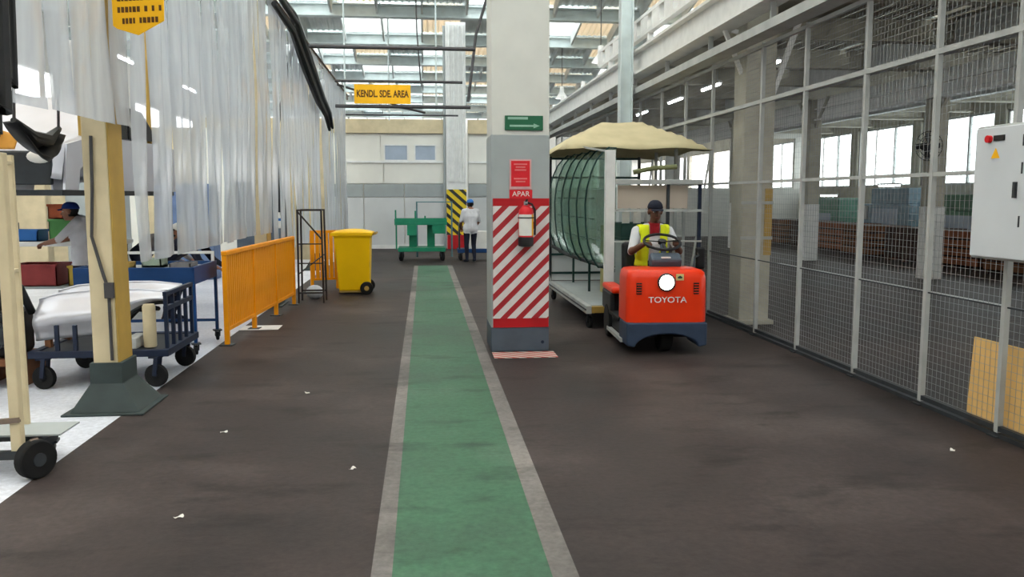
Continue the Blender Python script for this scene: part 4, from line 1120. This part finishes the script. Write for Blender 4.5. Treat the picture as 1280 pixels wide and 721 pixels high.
tag(B().sph((0, 0, 0.11), (0.14, 0.12, 0.115), 14, 9).build('plastic_sack', M('white_sack', (196, 198, 204), 0.6, 0, 0.1, 6, None, 0.8), None, True, loc=(-1.78, 13.80, 0)), 'white stuffed plastic sack on the floor behind the wire rack', 'sack')
# wheeled bin, seen from the side
bn2 = thing('wheeled_bin', 'yellow two wheeled rubbish bin with closed lid beside the walkway', 'bin', (-1.18, 14.55, 0))
b = B()
def brow(z, x0, x1, y): return [(x0, -y, z), (x1, -y, z), (x1, y, z), (x0, y, z)]
rows = [brow(0.06, -0.26, 0.24, 0.21), brow(0.10, -0.27, 0.24, 0.215), brow(0.95, -0.33, 0.27, 0.28), brow(0.99, -0.345, 0.285, 0.295), brow(1.03, -0.345, 0.285, 0.295)]
vs = [p for r in rows for p in r]; fs = [(j * 4 + k, j * 4 + (k + 1) % 4, (j + 1) * 4 + (k + 1) % 4, (j + 1) * 4 + k) for j in range(4) for k in range(4)] + [(3, 2, 1, 0), (16, 17, 18, 19)]
b._add(vs, fs); b.build('bin_body', m_yellow, bn2, bevel=0.025, seg=3)
B().box(-0.27, 0.28, -0.2, 0.2, 0.03, 0.065).build('bin_base', m_tan, bn2, bevel=0.01)
b = B(); b.grid(lambda u, v: (-0.375 + u * 0.69, -0.305 + v * 0.61, 1.035 + 0.06 * math.sin(PI * u) ** 0.6 * math.sin(PI * v) ** 0.6), 12, 10); ld = b.build('lid', m_yellow, bn2, True, solid=0.02)
B().box(-0.38, 0.31, -0.31, -0.295, 1.0, 1.045).build('lid_rim', m_yellow, ld)
B().cyl((0.36, -0.2, 1.03), (0.36, 0.2, 1.03), 0.018).build('handle', m_tan, bn2, True)
for y in (-0.17, 0.17): B().bar((0.27, y, 1.0), (0.36, y, 1.03), 0.03).build('handle_arm', m_tan, bn2)
for y in (-0.26, 0.26):
    o = B().cyl((0.2, y - 0.028, 0.11), (0.2, y + 0.028, 0.11), 0.11, n=24).build('wheel', m_rubber, bn2, True, 0.008)
    B().cyl((0.2, y - 0.034, 0.11), (0.2, y + 0.034, 0.11), 0.04, n=14).build('wheel_hub', m_tan, o, True)

# navy flat trolley
nv = thing('flat_trolley', 'navy steel trolley on black casters with upright end bars next to the plinth post', 'trolley', (-2.80, 7.95, 0))
for y in (-0.5, 0.44): B().box(-0.58, 0.58, y, y + 0.06, 0.27, 0.33).build('side_beam', m_navy, nv, bevel=0.005)
for x in (-0.58, -0.05, 0.52): B().box(x, x + 0.06, -0.44, 0.44, 0.27, 0.33).build('cross_beam', m_navy, nv)
B().box(-0.52, 0.52, -0.44, 0.44, 0.305, 0.32).build('deck', m_dsteel, nv)
for (x, y) in ((-0.47, -0.46), (0.46, -0.46), (0.46, 0.44), (-0.47, 0.44)): caster(nv, x, y, 0.27, 0.1, 0.05, 1.35, m_navy)
for y in (-0.40, -0.2, 0.0, 0.2, 0.4): B().box(0.53, 0.56, y - 0.016, y + 0.016, 0.33, 0.80).build('end_bar', m_navy, nv)
B().box(0.528, 0.562, -0.42, 0.42, 0.66, 0.70).build('end_rail', m_navy, nv); B().box(0.528, 0.562, -0.42, 0.42, 0.79, 0.825).build('end_rail', m_navy, nv)
for x in (-0.35, -0.2): B().box(x - 0.016, x + 0.016, -0.47, -0.44, 0.33, 0.55).build('stake', m_navy, nv)
B().obox((0.25, -0.3, 0.38), (0.1, 0.3, 0.1)).build('pad_block', m_ltgrey, nv, bevel=0.01)
tag(B().lathe([(0.05, 0), (0.055, 0.01), (0.055, 0.36), (0.045, 0.38)], n=16).build('paper_roll', m_cream, None, True, loc=(-2.42, 7.62, 0.33)), 'cream upright roll standing on the navy trolley deck', 'roll')
# silver body panels on the trolley
def fender(label, y, dz, flip=1):
    o = thing('car_fender', label, 'car panel', (-2.80, y, 0.32 + dz), 0, None)
    top = [(-0.62, 0.42), (-0.45, 0.47), (-0.1, 0.50), (0.25, 0.50), (0.5, 0.47)]
    def arch(x):
        if x < 0.02: return 0.06 + 0.10 * (x + 0.62)
        t = min(1, max(0, (x - 0.02) / 0.44)); return 0.125 + 0.27 * math.sin(t * PI * 0.5) ** 0.8
    def tp(x):
        for i in range(len(top) - 1):
            if x <= top[i + 1][0]: 
                f = (x - top[i][0]) / (top[i + 1][0] - top[i][0]); return top[i][1] * (1 - f) + top[i + 1][1] * f
        return top[-1][1]
    def fn(u, v):
        x = -0.62 + 1.12 * u; z0 = arch(x); z1 = tp(x); z = z0 + (z1 - z0) * v
        return (x, -0.06 * math.sin(PI * min(1, v * 1.1)) + 0.10 * v * v + 0.02 * math.sin(v * 9), z)
    b = B(); b.grid(fn, 24, 12); b.build('panel', m_silver, o, True, solid=0.006)
    B().tube([fn(u / 20, 0) for u in range(11, 21)], 0.02, 8).build('wheel_arch_trim', m_black, o, True)
    B().tube([fn(u / 20, 1) for u in range(0, 21)], 0.008, 6).build('top_fold', m_silver, o, True)
    for x, h_ in ((-0.55, 0.12), (-0.05, 0.16)): B().box(x, x + 0.05, 0.0, 0.05, -dz, h_).build('cradle_block', m_wood, o)
    return o
fender('silver car wing with wheel arch lying along the front of the navy trolley', 7.72, 0.0)
fender('silver car wing resting at the back of the navy trolley', 8.12, 0.03)
# black assembly on the left of the trolley
ea = thing('engine_unit', 'black engine like assembly piled at the left end of the navy trolley', 'engine', (-3.68, 7.75, 0.0))
B().box(-0.28, 0.2, -0.25, 0.3, 0.20, 0.26).build('pallet', m_wood, ea)
for x in (-0.22, 0.12): B().box(x, x + 0.08, -0.25, 0.3, 0.0, 0.2).build('pallet_leg', m_wood, ea)
b = B(); b.box(-0.2, 0.14, -0.2, 0.25, 0.26, 0.66); b.build('block', m_black, ea, bevel=0.05, seg=3)
b = B(); b.box(-0.15, 0.1, -0.14, 0.18, 0.66, 0.84); b.build('cover', m_black, ea, bevel=0.06, seg=3)
B().cyl((0.0, -0.2, 0.46), (0.0, -0.27, 0.46), 0.12, n=24).build('pulley', m_dsteel, ea, True)
B().cyl((-0.14, -0.2, 0.62), (-0.14, -0.26, 0.62), 0.06, n=20).build('pulley', m_dsteel, ea, True)
B().tube([(-0.16, -0.1, 0.8), (-0.1, -0.2, 0.92), (0.06, -0.18, 0.95), (0.16, -0.05, 0.86), (0.18, 0.1, 0.62)], 0.035, 10).build('intake_pipe', m_black, ea, True)
B().tube([(-0.22, -0.05, 0.3), (-0.27, -0.1, 0.5), (-0.24, -0.12, 0.75)], 0.022, 8).build('hose', m_rubber, ea, True)
B().lathe([(0.05, 0), (0.06, 0.02), (0.06, 0.1), (0.03, 0.12)], (0.02, 0.0, 0.84), 16).build('filler_cap', m_steel, ea, True)

# blue table cart behind the trolley
bc = thing('blue_cart', 'blue steel table cart with deep apron standing behind the navy trolley', 'cart', (-2.98, 9.45, 0))
b = B(); b.box(-0.60, 0.60, -0.48, -0.45, 0.74, 0.92); b.build('apron', m_blue, bc, bevel=0.004)
B().box(-0.60, 0.60, 0.45, 0.48, 0.74, 0.92).build('apron', m_blue, bc)
for x in (-0.6, 0.57): B().box(x, x + 0.03, -0.45, 0.45, 0.74, 0.92).build('side_apron', m_blue, bc)
B().box(-0.57, 0.57, -0.45, 0.45, 0.86, 0.88).build('table_top', m_greyp, bc)
for x in (-0.585, 0.585):
    for y in (-0.46, 0.46): B().box(x - 0.016, x + 0.016, y - 0.016, y + 0.016, 0.12, 0.9).build('leg', m_blue, bc); caster(bc, x, y, 0.125, 0.05, 0.03, 0.4)
for y in (-0.46, 0.46): B().box(-0.58, 0.58, y - 0.015, y + 0.015, 0.22, 0.25).build('low_rail', m_blue, bc)
b = B(); b.box(-0.58, 0.58, 0.44, 0.47, 1.0, 1.03); b.box(-0.58, -0.55, 0.44, 0.47, 0.9, 1.0); b.box(0.55, 0.58, 0.44, 0.47, 0.9, 1.0); b.build('white_rail', m_white, bc)
for i, (x, y, sx, sy, sz, mt, lb_) in enumerate(((-0.3, -0.1, .3, .3, .07, m_tan, 'shallow tan tray on the blue cart'), (0.05, 0.05, .2, .25, .1, M('sage_box', (150, 166, 150), .7), 'sage green small box on the blue cart'), (0.38, -0.05, .22, .3, .06, m_shirt_g, 'grey folded cloth stack on the blue cart'))):
    t = thing('small_tray', lb_, 'tray', (-2.98 + x, 9.45 + y, 0.88))
    b = B(); b.box(-sx / 2, sx / 2, -sy / 2, sy / 2, 0, sz * .3); b.box(-sx / 2, sx / 2, -sy / 2, -sy / 2 + .015, 0, sz); b.box(-sx / 2, sx / 2, sy / 2 - .015, sy / 2, 0, sz); b.box(-sx / 2, -sx / 2 + .015, -sy / 2, sy / 2, 0, sz); b.box(sx / 2 - .015, sx / 2, -sy / 2, sy / 2, 0, sz)
    b.build('tray_body', mt, t)
# foreground tall rack trolley at the left edge of the frame
ft = thing('tall_trolley', 'tall cream pole trolley with grey side plate and black wheel', 'trolley', (-2.42, 5.15, 0))
B().box(-0.03, 0.03, -0.03, 0.03, 0.12, 1.9).build('pole', m_cream, ft, bevel=0.006)
B().box(-0.10, -0.07, 0.3, 0.33, 0.12, 1.9).build('pole', m_cream, ft, bevel=0.004)
b = B(); b.box(-0.5, 0.06, -0.04, 0.0, 0.10, 0.15); b.box(-0.5, 0.06, 0.36, 0.4, 0.10, 0.15); b.box(0.02, 0.06, 0, 0.36, 0.1, 0.15); b.build('base_frame', m_dsteel, ft)
B().box(-0.5, 0.22, 0.05, 0.34, 0.215, 0.225).build('side_plate', m_greyp, ft)
b = B(); b.box(-0.06, 0.02, 0.1, 0.28, 0.15, 0.215); b.build('plate_stand', m_dsteel, ft)
o = B().cyl((0.10, -0.06, 0.115), (0.16, -0.10, 0.115), 0.115, n=28).build('wheel', m_rubber, ft, True, 0.01)
B().cyl((0.095, -0.057, 0.115), (0.165, -0.103, 0.115), 0.04, n=16).build('wheel_hub', m_dsteel, o, True)
B().bar((0.04, -0.02, 0.14), (0.13, -0.08, 0.23), 0.05, 0.02).build('wheel_fork', m_brownrail, ft)
B().bar((-0.5, -0.03, 0.30), (0.03, -0.03, 0.34), 0.03).build('brace', m_brownrail, ft)
caster(ft, -0.45, 0.0, 0.10, 0.045, 0.03, 0.2); caster(ft, -0.45, 0.38, 0.10, 0.045, 0.03, 0.2); caster(ft, 0.02, 0.38, 0.10, 0.045, 0.03, 0.2)
for z in (1.85, 1.2): B().bar((-0.085, 0.31, z), (0.0, 0.0, z), 0.022).build('tie_bar', m_cream, ft)
# dark hoses and rolled tarp at the near end of the rail
hz = thing('hose_bundle', 'black hoses hanging from the rail before the short strip curtain', 'hoses', (-2.22, 4.98, 4.6))
for k, (dx_, dy_, r, L) in enumerate(((-0.06, 0.0, 0.035, 2.2), (0.0, -0.13, 0.05, 2.5), (-0.10, -0.08, 0.04, 2.0), (-0.12, 0.07, 0.022, 2.6), (-0.02, 0.07, 0.02, 2.35))):
    B().tube([(dx_, dy_, 0.0), (dx_ + 0.02, dy_ - 0.02, -L * .4), (dx_ - 0.02, dy_ + 0.01, -L * .8), (dx_, dy_ - 0.06, -L), (dx_ - 0.01, dy_ - 0.16, -L * .96)], r, 8).build('hose', m_black, hz, True)
rt = thing('rolled_tarp', 'black sagging tarpaulin slung under the short strip curtain', 'tarpaulin', (-2.64, 5.92, 2.12))
B().grid(lambda u, v: (0.05 * math.sin(v * 7 + u * 3) - 0.05, u * 0.70, 0.02 - 0.10 * math.sin(PI * u) ** 0.8 - v * (0.02 + 0.22 * u) * math.sin(PI * min(1, 0.12 + 0.88 * u) * 0.85 + 0.2)), 16, 6).build('tarp_sheet', m_black, rt, True, solid=0.02)
B().ring_tube([(-0.04, 0.0, 0.03), (-0.04, 0.25, -0.06), (-0.04, 0.5, -0.07), (-0.04, 0.70, 0.03)], [0.02, 0.045, 0.05, 0.02], 8).build('roll', m_black, rt, True)
for y in (0.01, 0.69): B().tube([(-0.04, y, 0.03), (0.02, y, 1.3), (0.28, y, 2.5)], 0.01, 6).build('sling', m_pipe, rt)
hk = thing('air_tool', 'white and blue air tool hanging on a black hose behind the curtain', 'tool', (-2.75, 16.4, 1.05))
B().tube([(0, 0, 0.3), (0.02, 0, 0.9), (-0.02, 0, 1.7), (0.3, 0, 3.2), (0.41, 0, 3.6)], 0.035, 8).build('hose', m_black, hk, True)
B().lathe([(0.05, 0), (0.08, 0.03), (0.08, 0.2), (0.03, 0.26), (0.03, 0.32)], n=16).build('tool_body', m_paper, hk, True)
B().lathe([(0.083, 0.14), (0.083, 0.19)], n=16).build('blue_band', m_skyblue, hk, True)
# workbench with crates
wbn = thing('workbench', 'white topped workbench in the workshop behind the rack trolley', 'table', (-4.95, 12.3, 0))
B().box(-1.0, 0.75, -0.4, 0.4, 0.98, 1.04).build('bench_top', m_white, wbn, bevel=0.01)
for x in (-0.9, 0.65):
    for y in (-0.33, 0.33): B().box(x - 0.03, x + 0.03, y - 0.03, y + 0.03, 0, 0.98).build('leg', m_dsteel, wbn)
B().box(-0.95, 0.7, -0.35, 0.35, 0.4, 0.43).build('shelf', m_greyp, wbn)
def crate(x, y, z, sx, sy, sz, mat, label):
    t = thing('plastic_crate', label, 'crate', (x, y, z))
    b = B(); w = 0.015
    b.box(-sx, sx, -sy, sy, 0, w); b.box(-sx, sx, -sy, -sy + w, 0, sz); b.box(-sx, sx, sy - w, sy, 0, sz); b.box(-sx, -sx + w, -sy, sy, 0, sz); b.box(sx - w, sx, -sy, sy, 0, sz)
    b.build('crate_body', mat, t)
    b = B(); b.box(-sx - .01, sx + .01, -sy - .01, -sy, sz - .03, sz); b.box(-sx - .01, sx + .01, sy, sy + .01, sz - .03, sz); b.build('crate_rim', mat, t)
crate(-5.45, 12.2, 1.04, 0.22, 0.16, 0.16, m_skyblue, 'blue plastic crate on the white workbench')
crate(-4.95, 12.25, 1.04, 0.16, 0.14, 0.3, M('leaf_green_plastic', (92, 160, 90), 0.5), 'green plastic crate on the white workbench')
crate(-4.98, 12.25, 1.345, 0.14, 0.12, 0.2, M('rust_plastic', (196, 98, 56), 0.5), 'rust orange crate topmost in its stack on the workbench')
crate(-5.3, 12.25, 0.43, 0.3, 0.25, 0.3, M('red_crate', (150, 60, 60), 0.6), 'dull red crate on the workbench shelf')
crate(-4.6, 12.25, 0.43, 0.25, 0.25, 0.28, M('mustard_crate', (190, 160, 60), 0.6), 'mustard yellow crate on the workbench shelf')
# hanging silver car body
cbod = thing('hanging_car', 'unpainted silver car body carried overhead in the workshop', 'car', (-4.55, 9.3, 1.72))
prof = [(-0.05, 0.15), (0.1, 0.52), (0.9, 0.66), (1.6, 1.12), (2.7, 1.14), (3.4, 0.75), (3.95, 0.68), (4.0, 0.15)]
def carpt(u, v):
    k = u * (len(prof) - 1); i = min(int(k), len(prof) - 2); f = k - i
    y = prof[i][0] * (1 - f) + prof[i + 1][0] * f; z = prof[i][1] * (1 - f) + prof[i + 1][1] * f
    s_ = (v - 0.5) * 2
    wd = 0.80 - 0.14 * max(0, z - 0.6) / 0.5
    return (s_ * wd, y, z - 0.05 * s_ ** 4)
b = B(); b.grid(carpt, 35, 10); b.build('body_skin', m_silver, cbod, True, solid=0.01)
for sg in (-1, 1):
    so = [(0.0, 0.0), (0.35, 0.0), (0.42, 0.22), (0.62, 0.33), (0.85, 0.22), (0.95, 0.0), (2.95, 0.0), (3.05, 0.22), (3.28, 0.33), (3.5, 0.22), (3.58, 0.0), (4.0, 0.0), (3.95, 0.63), (3.4, 0.66), (0.9, 0.62), (0.1, 0.48)]
    s0 = B().prism(so, 'yz', sg * 0.80 - 0.012, sg * 0.80 + 0.012).build('side_panel', m_silver, cbod)
    B().prism([(1.0, 0.64), (1.55, 1.04), (2.05, 1.06), (2.05, 0.66)], 'yz', sg * 0.775 - 0.01, sg * 0.775 + 0.01).build('side_window', m_black, cbod)
    B().prism([(2.12, 0.66), (2.12, 1.06), (2.65, 1.05), (3.3, 0.7)], 'yz', sg * 0.775 - 0.01, sg * 0.775 + 0.01).build('side_window', m_black, cbod)
B().box(-0.78, 0.78, 0.0, 3.98, -0.06, 0.0).build('sill', m_dsteel, cbod)
B().box(-0.7, 0.7, -0.06, 0.02, 0.05, 0.4).build('front_panel', m_dsteel, cbod, bevel=0.02)
for x in (-0.6, 0.6): B().sph((x, -0.06, 0.34), (0.13, 0.05, 0.07), 14, 8).build('headlamp_unit', m_paper, cbod, True)
for y in (0.8, 3.2):
    for x in (-0.7, 0.7): B().bar((x, y, 0.4), (x, y, 5.1), 0.05).build('carrier_arm', m_tan, cbod)
ylab = thing('tag_board', 'small yellow tag board hanging in front of the overhead car body', 'sign', (-4.55, 8.95, 2.28))
B().box(-0.13, 0.13, -0.008, 0.008, 0, 0.28).build('board', m_signyellow, ylab)
for z in (0.06, 0.14, 0.22): B().box(-0.09, 0.09, -0.0095, -0.007, z - .012, z + .012).build('printed_line', m_ink, ylab)
B().tube([(0, 0, 0.28), (0, 0, 4.7)], 0.008, 6).build('cord', m_pipe, ylab)
ob = thing('orange_part', 'orange plastic trim hanging beside the overhead car body', 'car panel', (-4.2, 8.95, 2.12))
B().grid(lambda u, v: (-0.14 + 0.28 * u + 0.05 * v, 0.05 * math.sin(PI * u), 0.22 * v * (1 - 0.4 * u)), 8, 6).build('trim', M('amber_plastic', (214, 150, 60), 0.5), ob, True, solid=0.01)
B().tube([(0, 0.02, 0.12), (0, 0, 4.86)], 0.008, 6).build('cord', m_pipe, ob)

# workshop backdrop: steel cabinets and shelving along the far side
def locker(x, y, rz, mat, label, h=2.0, w=1.1, dd=0.5):
    t = thing('steel_cabinet', label, 'cabinet', (x, y, 0), rz)
    B().box(-w / 2, w / 2, 0, dd, 0, h).build('cabinet_body', mat, t, bevel=0.01)
    for sg in (-1, 1):
        o = B().box(sg * w / 4 - w / 4 + 0.01, sg * w / 4 + w / 4 - 0.01, -0.02, 0, 0.06, h - 0.04).build('cabinet_door', mat, t, bevel=0.005)
        B().box(-sg * -0.05 - 0.012, -sg * -0.05 + 0.012, -0.04, -0.02, h * .5, h * .5 + .14).build('door_handle', m_dsteel, o)
locker(-8.0, 17.5, 0.2, m_cream, 'cream steel cabinet deep in the workshop behind the workbench')
locker(-6.6, 17.8, 0.1, m_greyp, 'grey steel cabinet deep in the workshop behind the workbench')
locker(-9.5, 15.5, 0.6, M('sand_cabinet', (196, 176, 146), 0.6), 'sand coloured tall cabinet at the workshop side wall', 2.4)
locker(-4.7, 17.2, 0.0, M('dull_blue_cabinet', (104, 124, 160), 0.6), 'dull blue steel cabinet seen through the strip curtain', 1.9)
locker(-3.9, 20.6, 0.0, m_dgrey, 'slate steel cabinet seen through the second strip curtain', 2.0)
wsp = sroot('wall_workshop', (0, 22.5, 0))
for i in range(6): B().box(-12 + i * 1.6, -10.43 + i * 1.6, 0, 0.08, 0, 3.4).build('wall_panel', m_cream if i % 2 else m_panelw, wsp)

# ================================================================== FAR AISLE
gc = thing('green_cart', 'green steel platform cart with raised tray at the end of the lane', 'cart', (-0.08, 22.1, 0))
B().box(-0.6, 0.62, -0.42, 0.42, 0.24, 0.34).build('base_frame', m_green, gc, bevel=0.01)
for (x, y) in ((-0.52, -0.36), (0.54, -0.36), (-0.52, 0.36), (0.54, 0.36)): caster(gc, x, y, 0.24, 0.1, 0.06, 0.4)
for x in (-0.22, 0.25): B().box(x - 0.1, x + 0.1, -0.06, 0.06, 0.34, 0.92).build('pedestal', m_green, gc)
b = B(); b.box(-0.68, 0.66, -0.4, 0.4, 0.92, 0.98); b.build('tray', m_green, gc, bevel=0.01)
for y in (-0.4, 0.37): B().box(-0.68, 0.66, y, y + 0.03, 0.98, 1.08).build('tray_rim', m_green, gc)
for (x, z) in ((-0.66, 1.3), (-0.15, 1.28), (0.1, 1.15)): B().box(x - 0.02, x + 0.02, -0.02, 0.02, 0.98, z).build('stake', m_green, gc)
B().box(0.28, 0.62, -0.4, -0.36, 0.70, 0.92).build('side_flap', m_green, gc)
B().box(-0.36, -0.12, -0.4, -0.36, 0.66, 0.92).build('side_flap', m_green, gc)
B().box(-0.655, -0.615, -0.39, -0.35, 0.3, 0.92).build('leg', m_green, gc)
tag(B().tube([(-0.2, 0, 0), (-0.2, 0, 1.5), (0.75, 0, 1.5), (0.75, 0, 0)], 0.025, 8).build('pipe_hoop', M('teal_pipe', (88, 128, 136), 0.5), None, True, loc=(0.0, 23.2, 0)), 'teal pipe hoop standing behind the green cart', 'frame')
bk = thing('blue_dolly', 'low blue dolly on the floor in front of the man with his back turned', 'dolly', (1.35, 22.0, 0))
B().box(-0.5, 0.45, -0.3, 0.3, 0.2, 0.3).build('platform', m_blue, bk, bevel=0.01)
for (x, y) in ((-0.42, -0.24), (0.37, -0.24), (-0.42, 0.24), (0.37, 0.24)): caster(bk, x, y, 0.2, 0.08, 0.05, 0.3)
B().box(-0.3, 0.3, -0.2, 0.2, 0.3, 0.75).build('white_load', m_paper, bk, bevel=0.01)
B().box(-0.46, -0.43, -0.25, 0.25, 0.3, 0.95).build('push_handle', m_dkgreen, bk)

# ================================================================== BEHIND THE FENCE
cr = random.Random(5)
m_wood2 = M('reddish_crate_wood', (140, 84, 56), 0.8, 0, 0.15, 5)
m_wood3 = M('dark_crate_wood', (74, 58, 52), 0.8, 0, 0.15, 5)
k = 0
spots = ['by the slate machine', 'before the green press', 'beside the white based column', 'under the long window', 'before the blue grey machine', 'next to the caged shelf', 'at the end of the crate row']
for i in range(7):
    x, y = 12.6 + cr.uniform(-.15, .15), 16.2 + i * 2.0
    t = thing('wooden_crate', 'brown wooden crate ' + spots[i], 'crate', (x, y, 0), cr.uniform(-0.08, 0.08))
    mt = (m_wood, m_wood2, m_wood3)[i % 3]
    b = B(); b.box(-0.55, 0.55, -0.75, 0.75, 0.1, 0.86); b.build('crate_core', m_wood3, t)
    for z in (0.1, 0.30, 0.50, 0.70): B().box(-0.59, -0.55, -0.8, 0.8, z, z + 0.16).build('plank', mt, t); B().box(-0.57, 0.57, -0.79, -0.75, z, z + 0.16).build('plank', mt, t)
    for y_ in (-0.7, 0.0, 0.7): B().box(-0.58, 0.58, y_ - 0.05, y_ + 0.05, 0, 0.1).build('skid', m_wood3, t)
def machine(x, y, w, d, h, mat, label):
    t = thing('machine', label, 'machine', (x, y, 0))
    B().box(-w / 2, w / 2, -d / 2, d / 2, 0, h * 0.75).build('base_casing', mat, t, bevel=0.03)
    B().box(-w * .42, w * .25, -d * .42, d * .3, h * .75, h).build('upper_casing', mat, t, bevel=0.03)
    B().box(-w / 2 - .02, -w / 2, -d * .3, d * .2, h * .35, h * .68).build('window_panel', m_bluepane, t)
    B().box(-w / 2 - .05, -w / 2, d * .28, d * .42, h * .5, h * .72).build('control_panel', m_ltgrey, t)
machine(14.3, 17.0, 1.2, 2.6, 1.8, m_dgrey, 'slate grey machine behind the crate row')
machine(14.3, 20.6, 1.2, 2.4, 1.7, M('press_green', (88, 128, 104), 0.5), 'green press machine under the windows')
machine(14.3, 24.0, 1.3, 2.8, 1.9, M('machine_bluegrey', (126, 150, 164), 0.5), 'blue grey machine under the windows')
machine(14.2, 27.8, 1.3, 2.6, 1.6, M('sea_green', (104, 146, 130), 0.5), 'sea green machine far along the window wall')
for i in (2, 3):
    batten(13.9, (16.6, 20.1, 23.5, 27.3)[i], (1.9, 1.8, 2.0, 1.7)[i], 'fluorescent task lamp over the machines by the window wall', 'task lamps over the machines', (0.3, 0.9), (1.79, 1.69, 1.89, 1.59)[i])
sh = thing('cage_shelf', 'tall dark shelf with red and white boxes behind the control cabinet', 'shelf', (11.6, 13.2, 0))
for x in (-0.3, 0.3):
    for y in (-0.9, 0.9): B().box(x - .025, x + .025, y - .025, y + .025, 0, 1.9).build('upright', m_dsteel, sh)
for z in (0.15, 0.7, 1.25, 1.85): B().box(-0.32, 0.32, -0.92, 0.92, z - .03, z).build('shelf_board', m_dsteel, sh)
for i, (y, z, w, hh, c_, lb_) in enumerate(((-0.5, 0.15, .3, .4, m_wood3, 'dark box on the bottom of the tall dark shelf'), (0.3, 0.15, .4, .45, m_wood, 'brown box on the bottom of the tall dark shelf'), (-0.4, 0.7, .3, .4, M('dark_red_box', (130, 60, 50), .7), 'dark red box on the tall dark shelf'), (0.4, 0.7, .28, .4, m_wood3, 'dark box on the middle of the tall dark shelf'), (-0.45, 1.25, .2, .35, m_paper, 'white box high on the tall dark shelf'), (0.3, 1.25, .25, .4, M('orange_red_box', (196, 92, 70), .7), 'orange red box high on the tall dark shelf'))):
    t = thing('storage_box', lb_, 'box', (11.6, 13.2 + y, z))
    B().box(-0.22, 0.22, -w / 1.6, w / 1.6, 0, hh).build('box_body', c_, t, bevel=0.006); B().box(-0.225, 0.225, -0.02, 0.02, hh, hh + 0.004).build('tape', m_card, t)
fan = thing('wall_fan', 'black wall fan on the concrete column behind the fence', 'fan', (9.97, 15.7, 2.62))
R90 = Euler((PI / 2, 0, 0)).to_matrix()
b = B()
for r in (0.12, 0.2, 0.28): b.torus((-0.25, -0.18, 0), r, 0.008, R90, 24, 6)
for k in range(12):
    a = 2 * PI * k / 12; b.bar((-0.25, -0.2, 0), (-0.25 + 0.28 * math.cos(a), -0.18, 0.28 * math.sin(a)), 0.008)
b.build('fan_guard', m_black, fan)
b = B()
for k in range(4):
    a = PI / 2 * k; c_, s_ = math.cos(a), math.sin(a)
    b._add([(-0.25, -0.14, 0), (-0.25 + .24 * c_ - .07 * s_, -0.16, .24 * s_ + .07 * c_), (-0.25 + .26 * c_ + .03 * s_, -0.13, .26 * s_ - .03 * c_), (-0.25 + .08 * c_ + .06 * s_, -0.12, .08 * s_ - .06 * c_)], [(0, 1, 2, 3)])
b.build('fan_blades', m_black, fan, solid=0.006)
B().cyl((-0.25, -0.14, 0), (-0.25, 0.02, 0), 0.07, n=16).build('fan_motor', m_black, fan, True)
B().bar((-0.25, -0.02, -0.02), (0.02, 0.08, -0.1), 0.05).build('fan_arm', m_black, fan)
# paper scraps on the floor
for (x, y, r_) in ((-1.42, 5.95, 0.3), (-0.45, 5.05, 1.1), (-1.28, 4.35, 0.6), (3.42, 5.02, 0.9), (-1.0, 7.1, 2.0)):
    o = B().grid(lambda u, v: ((u - .5) * .05, (v - .5) * .03, 0.003 + 0.006 * math.sin(u * 5) * math.sin(v * 4 + 1)), 4, 3).build('paper_scrap', m_paper, None, True, solid=0.001, loc=(x, y, 0.0))
    o.rotation_euler = (0, 0, r_)
    tag(o, 'tiny white paper scrap lying on the dark aisle floor', 'scrap', 'paper scraps on the floor')
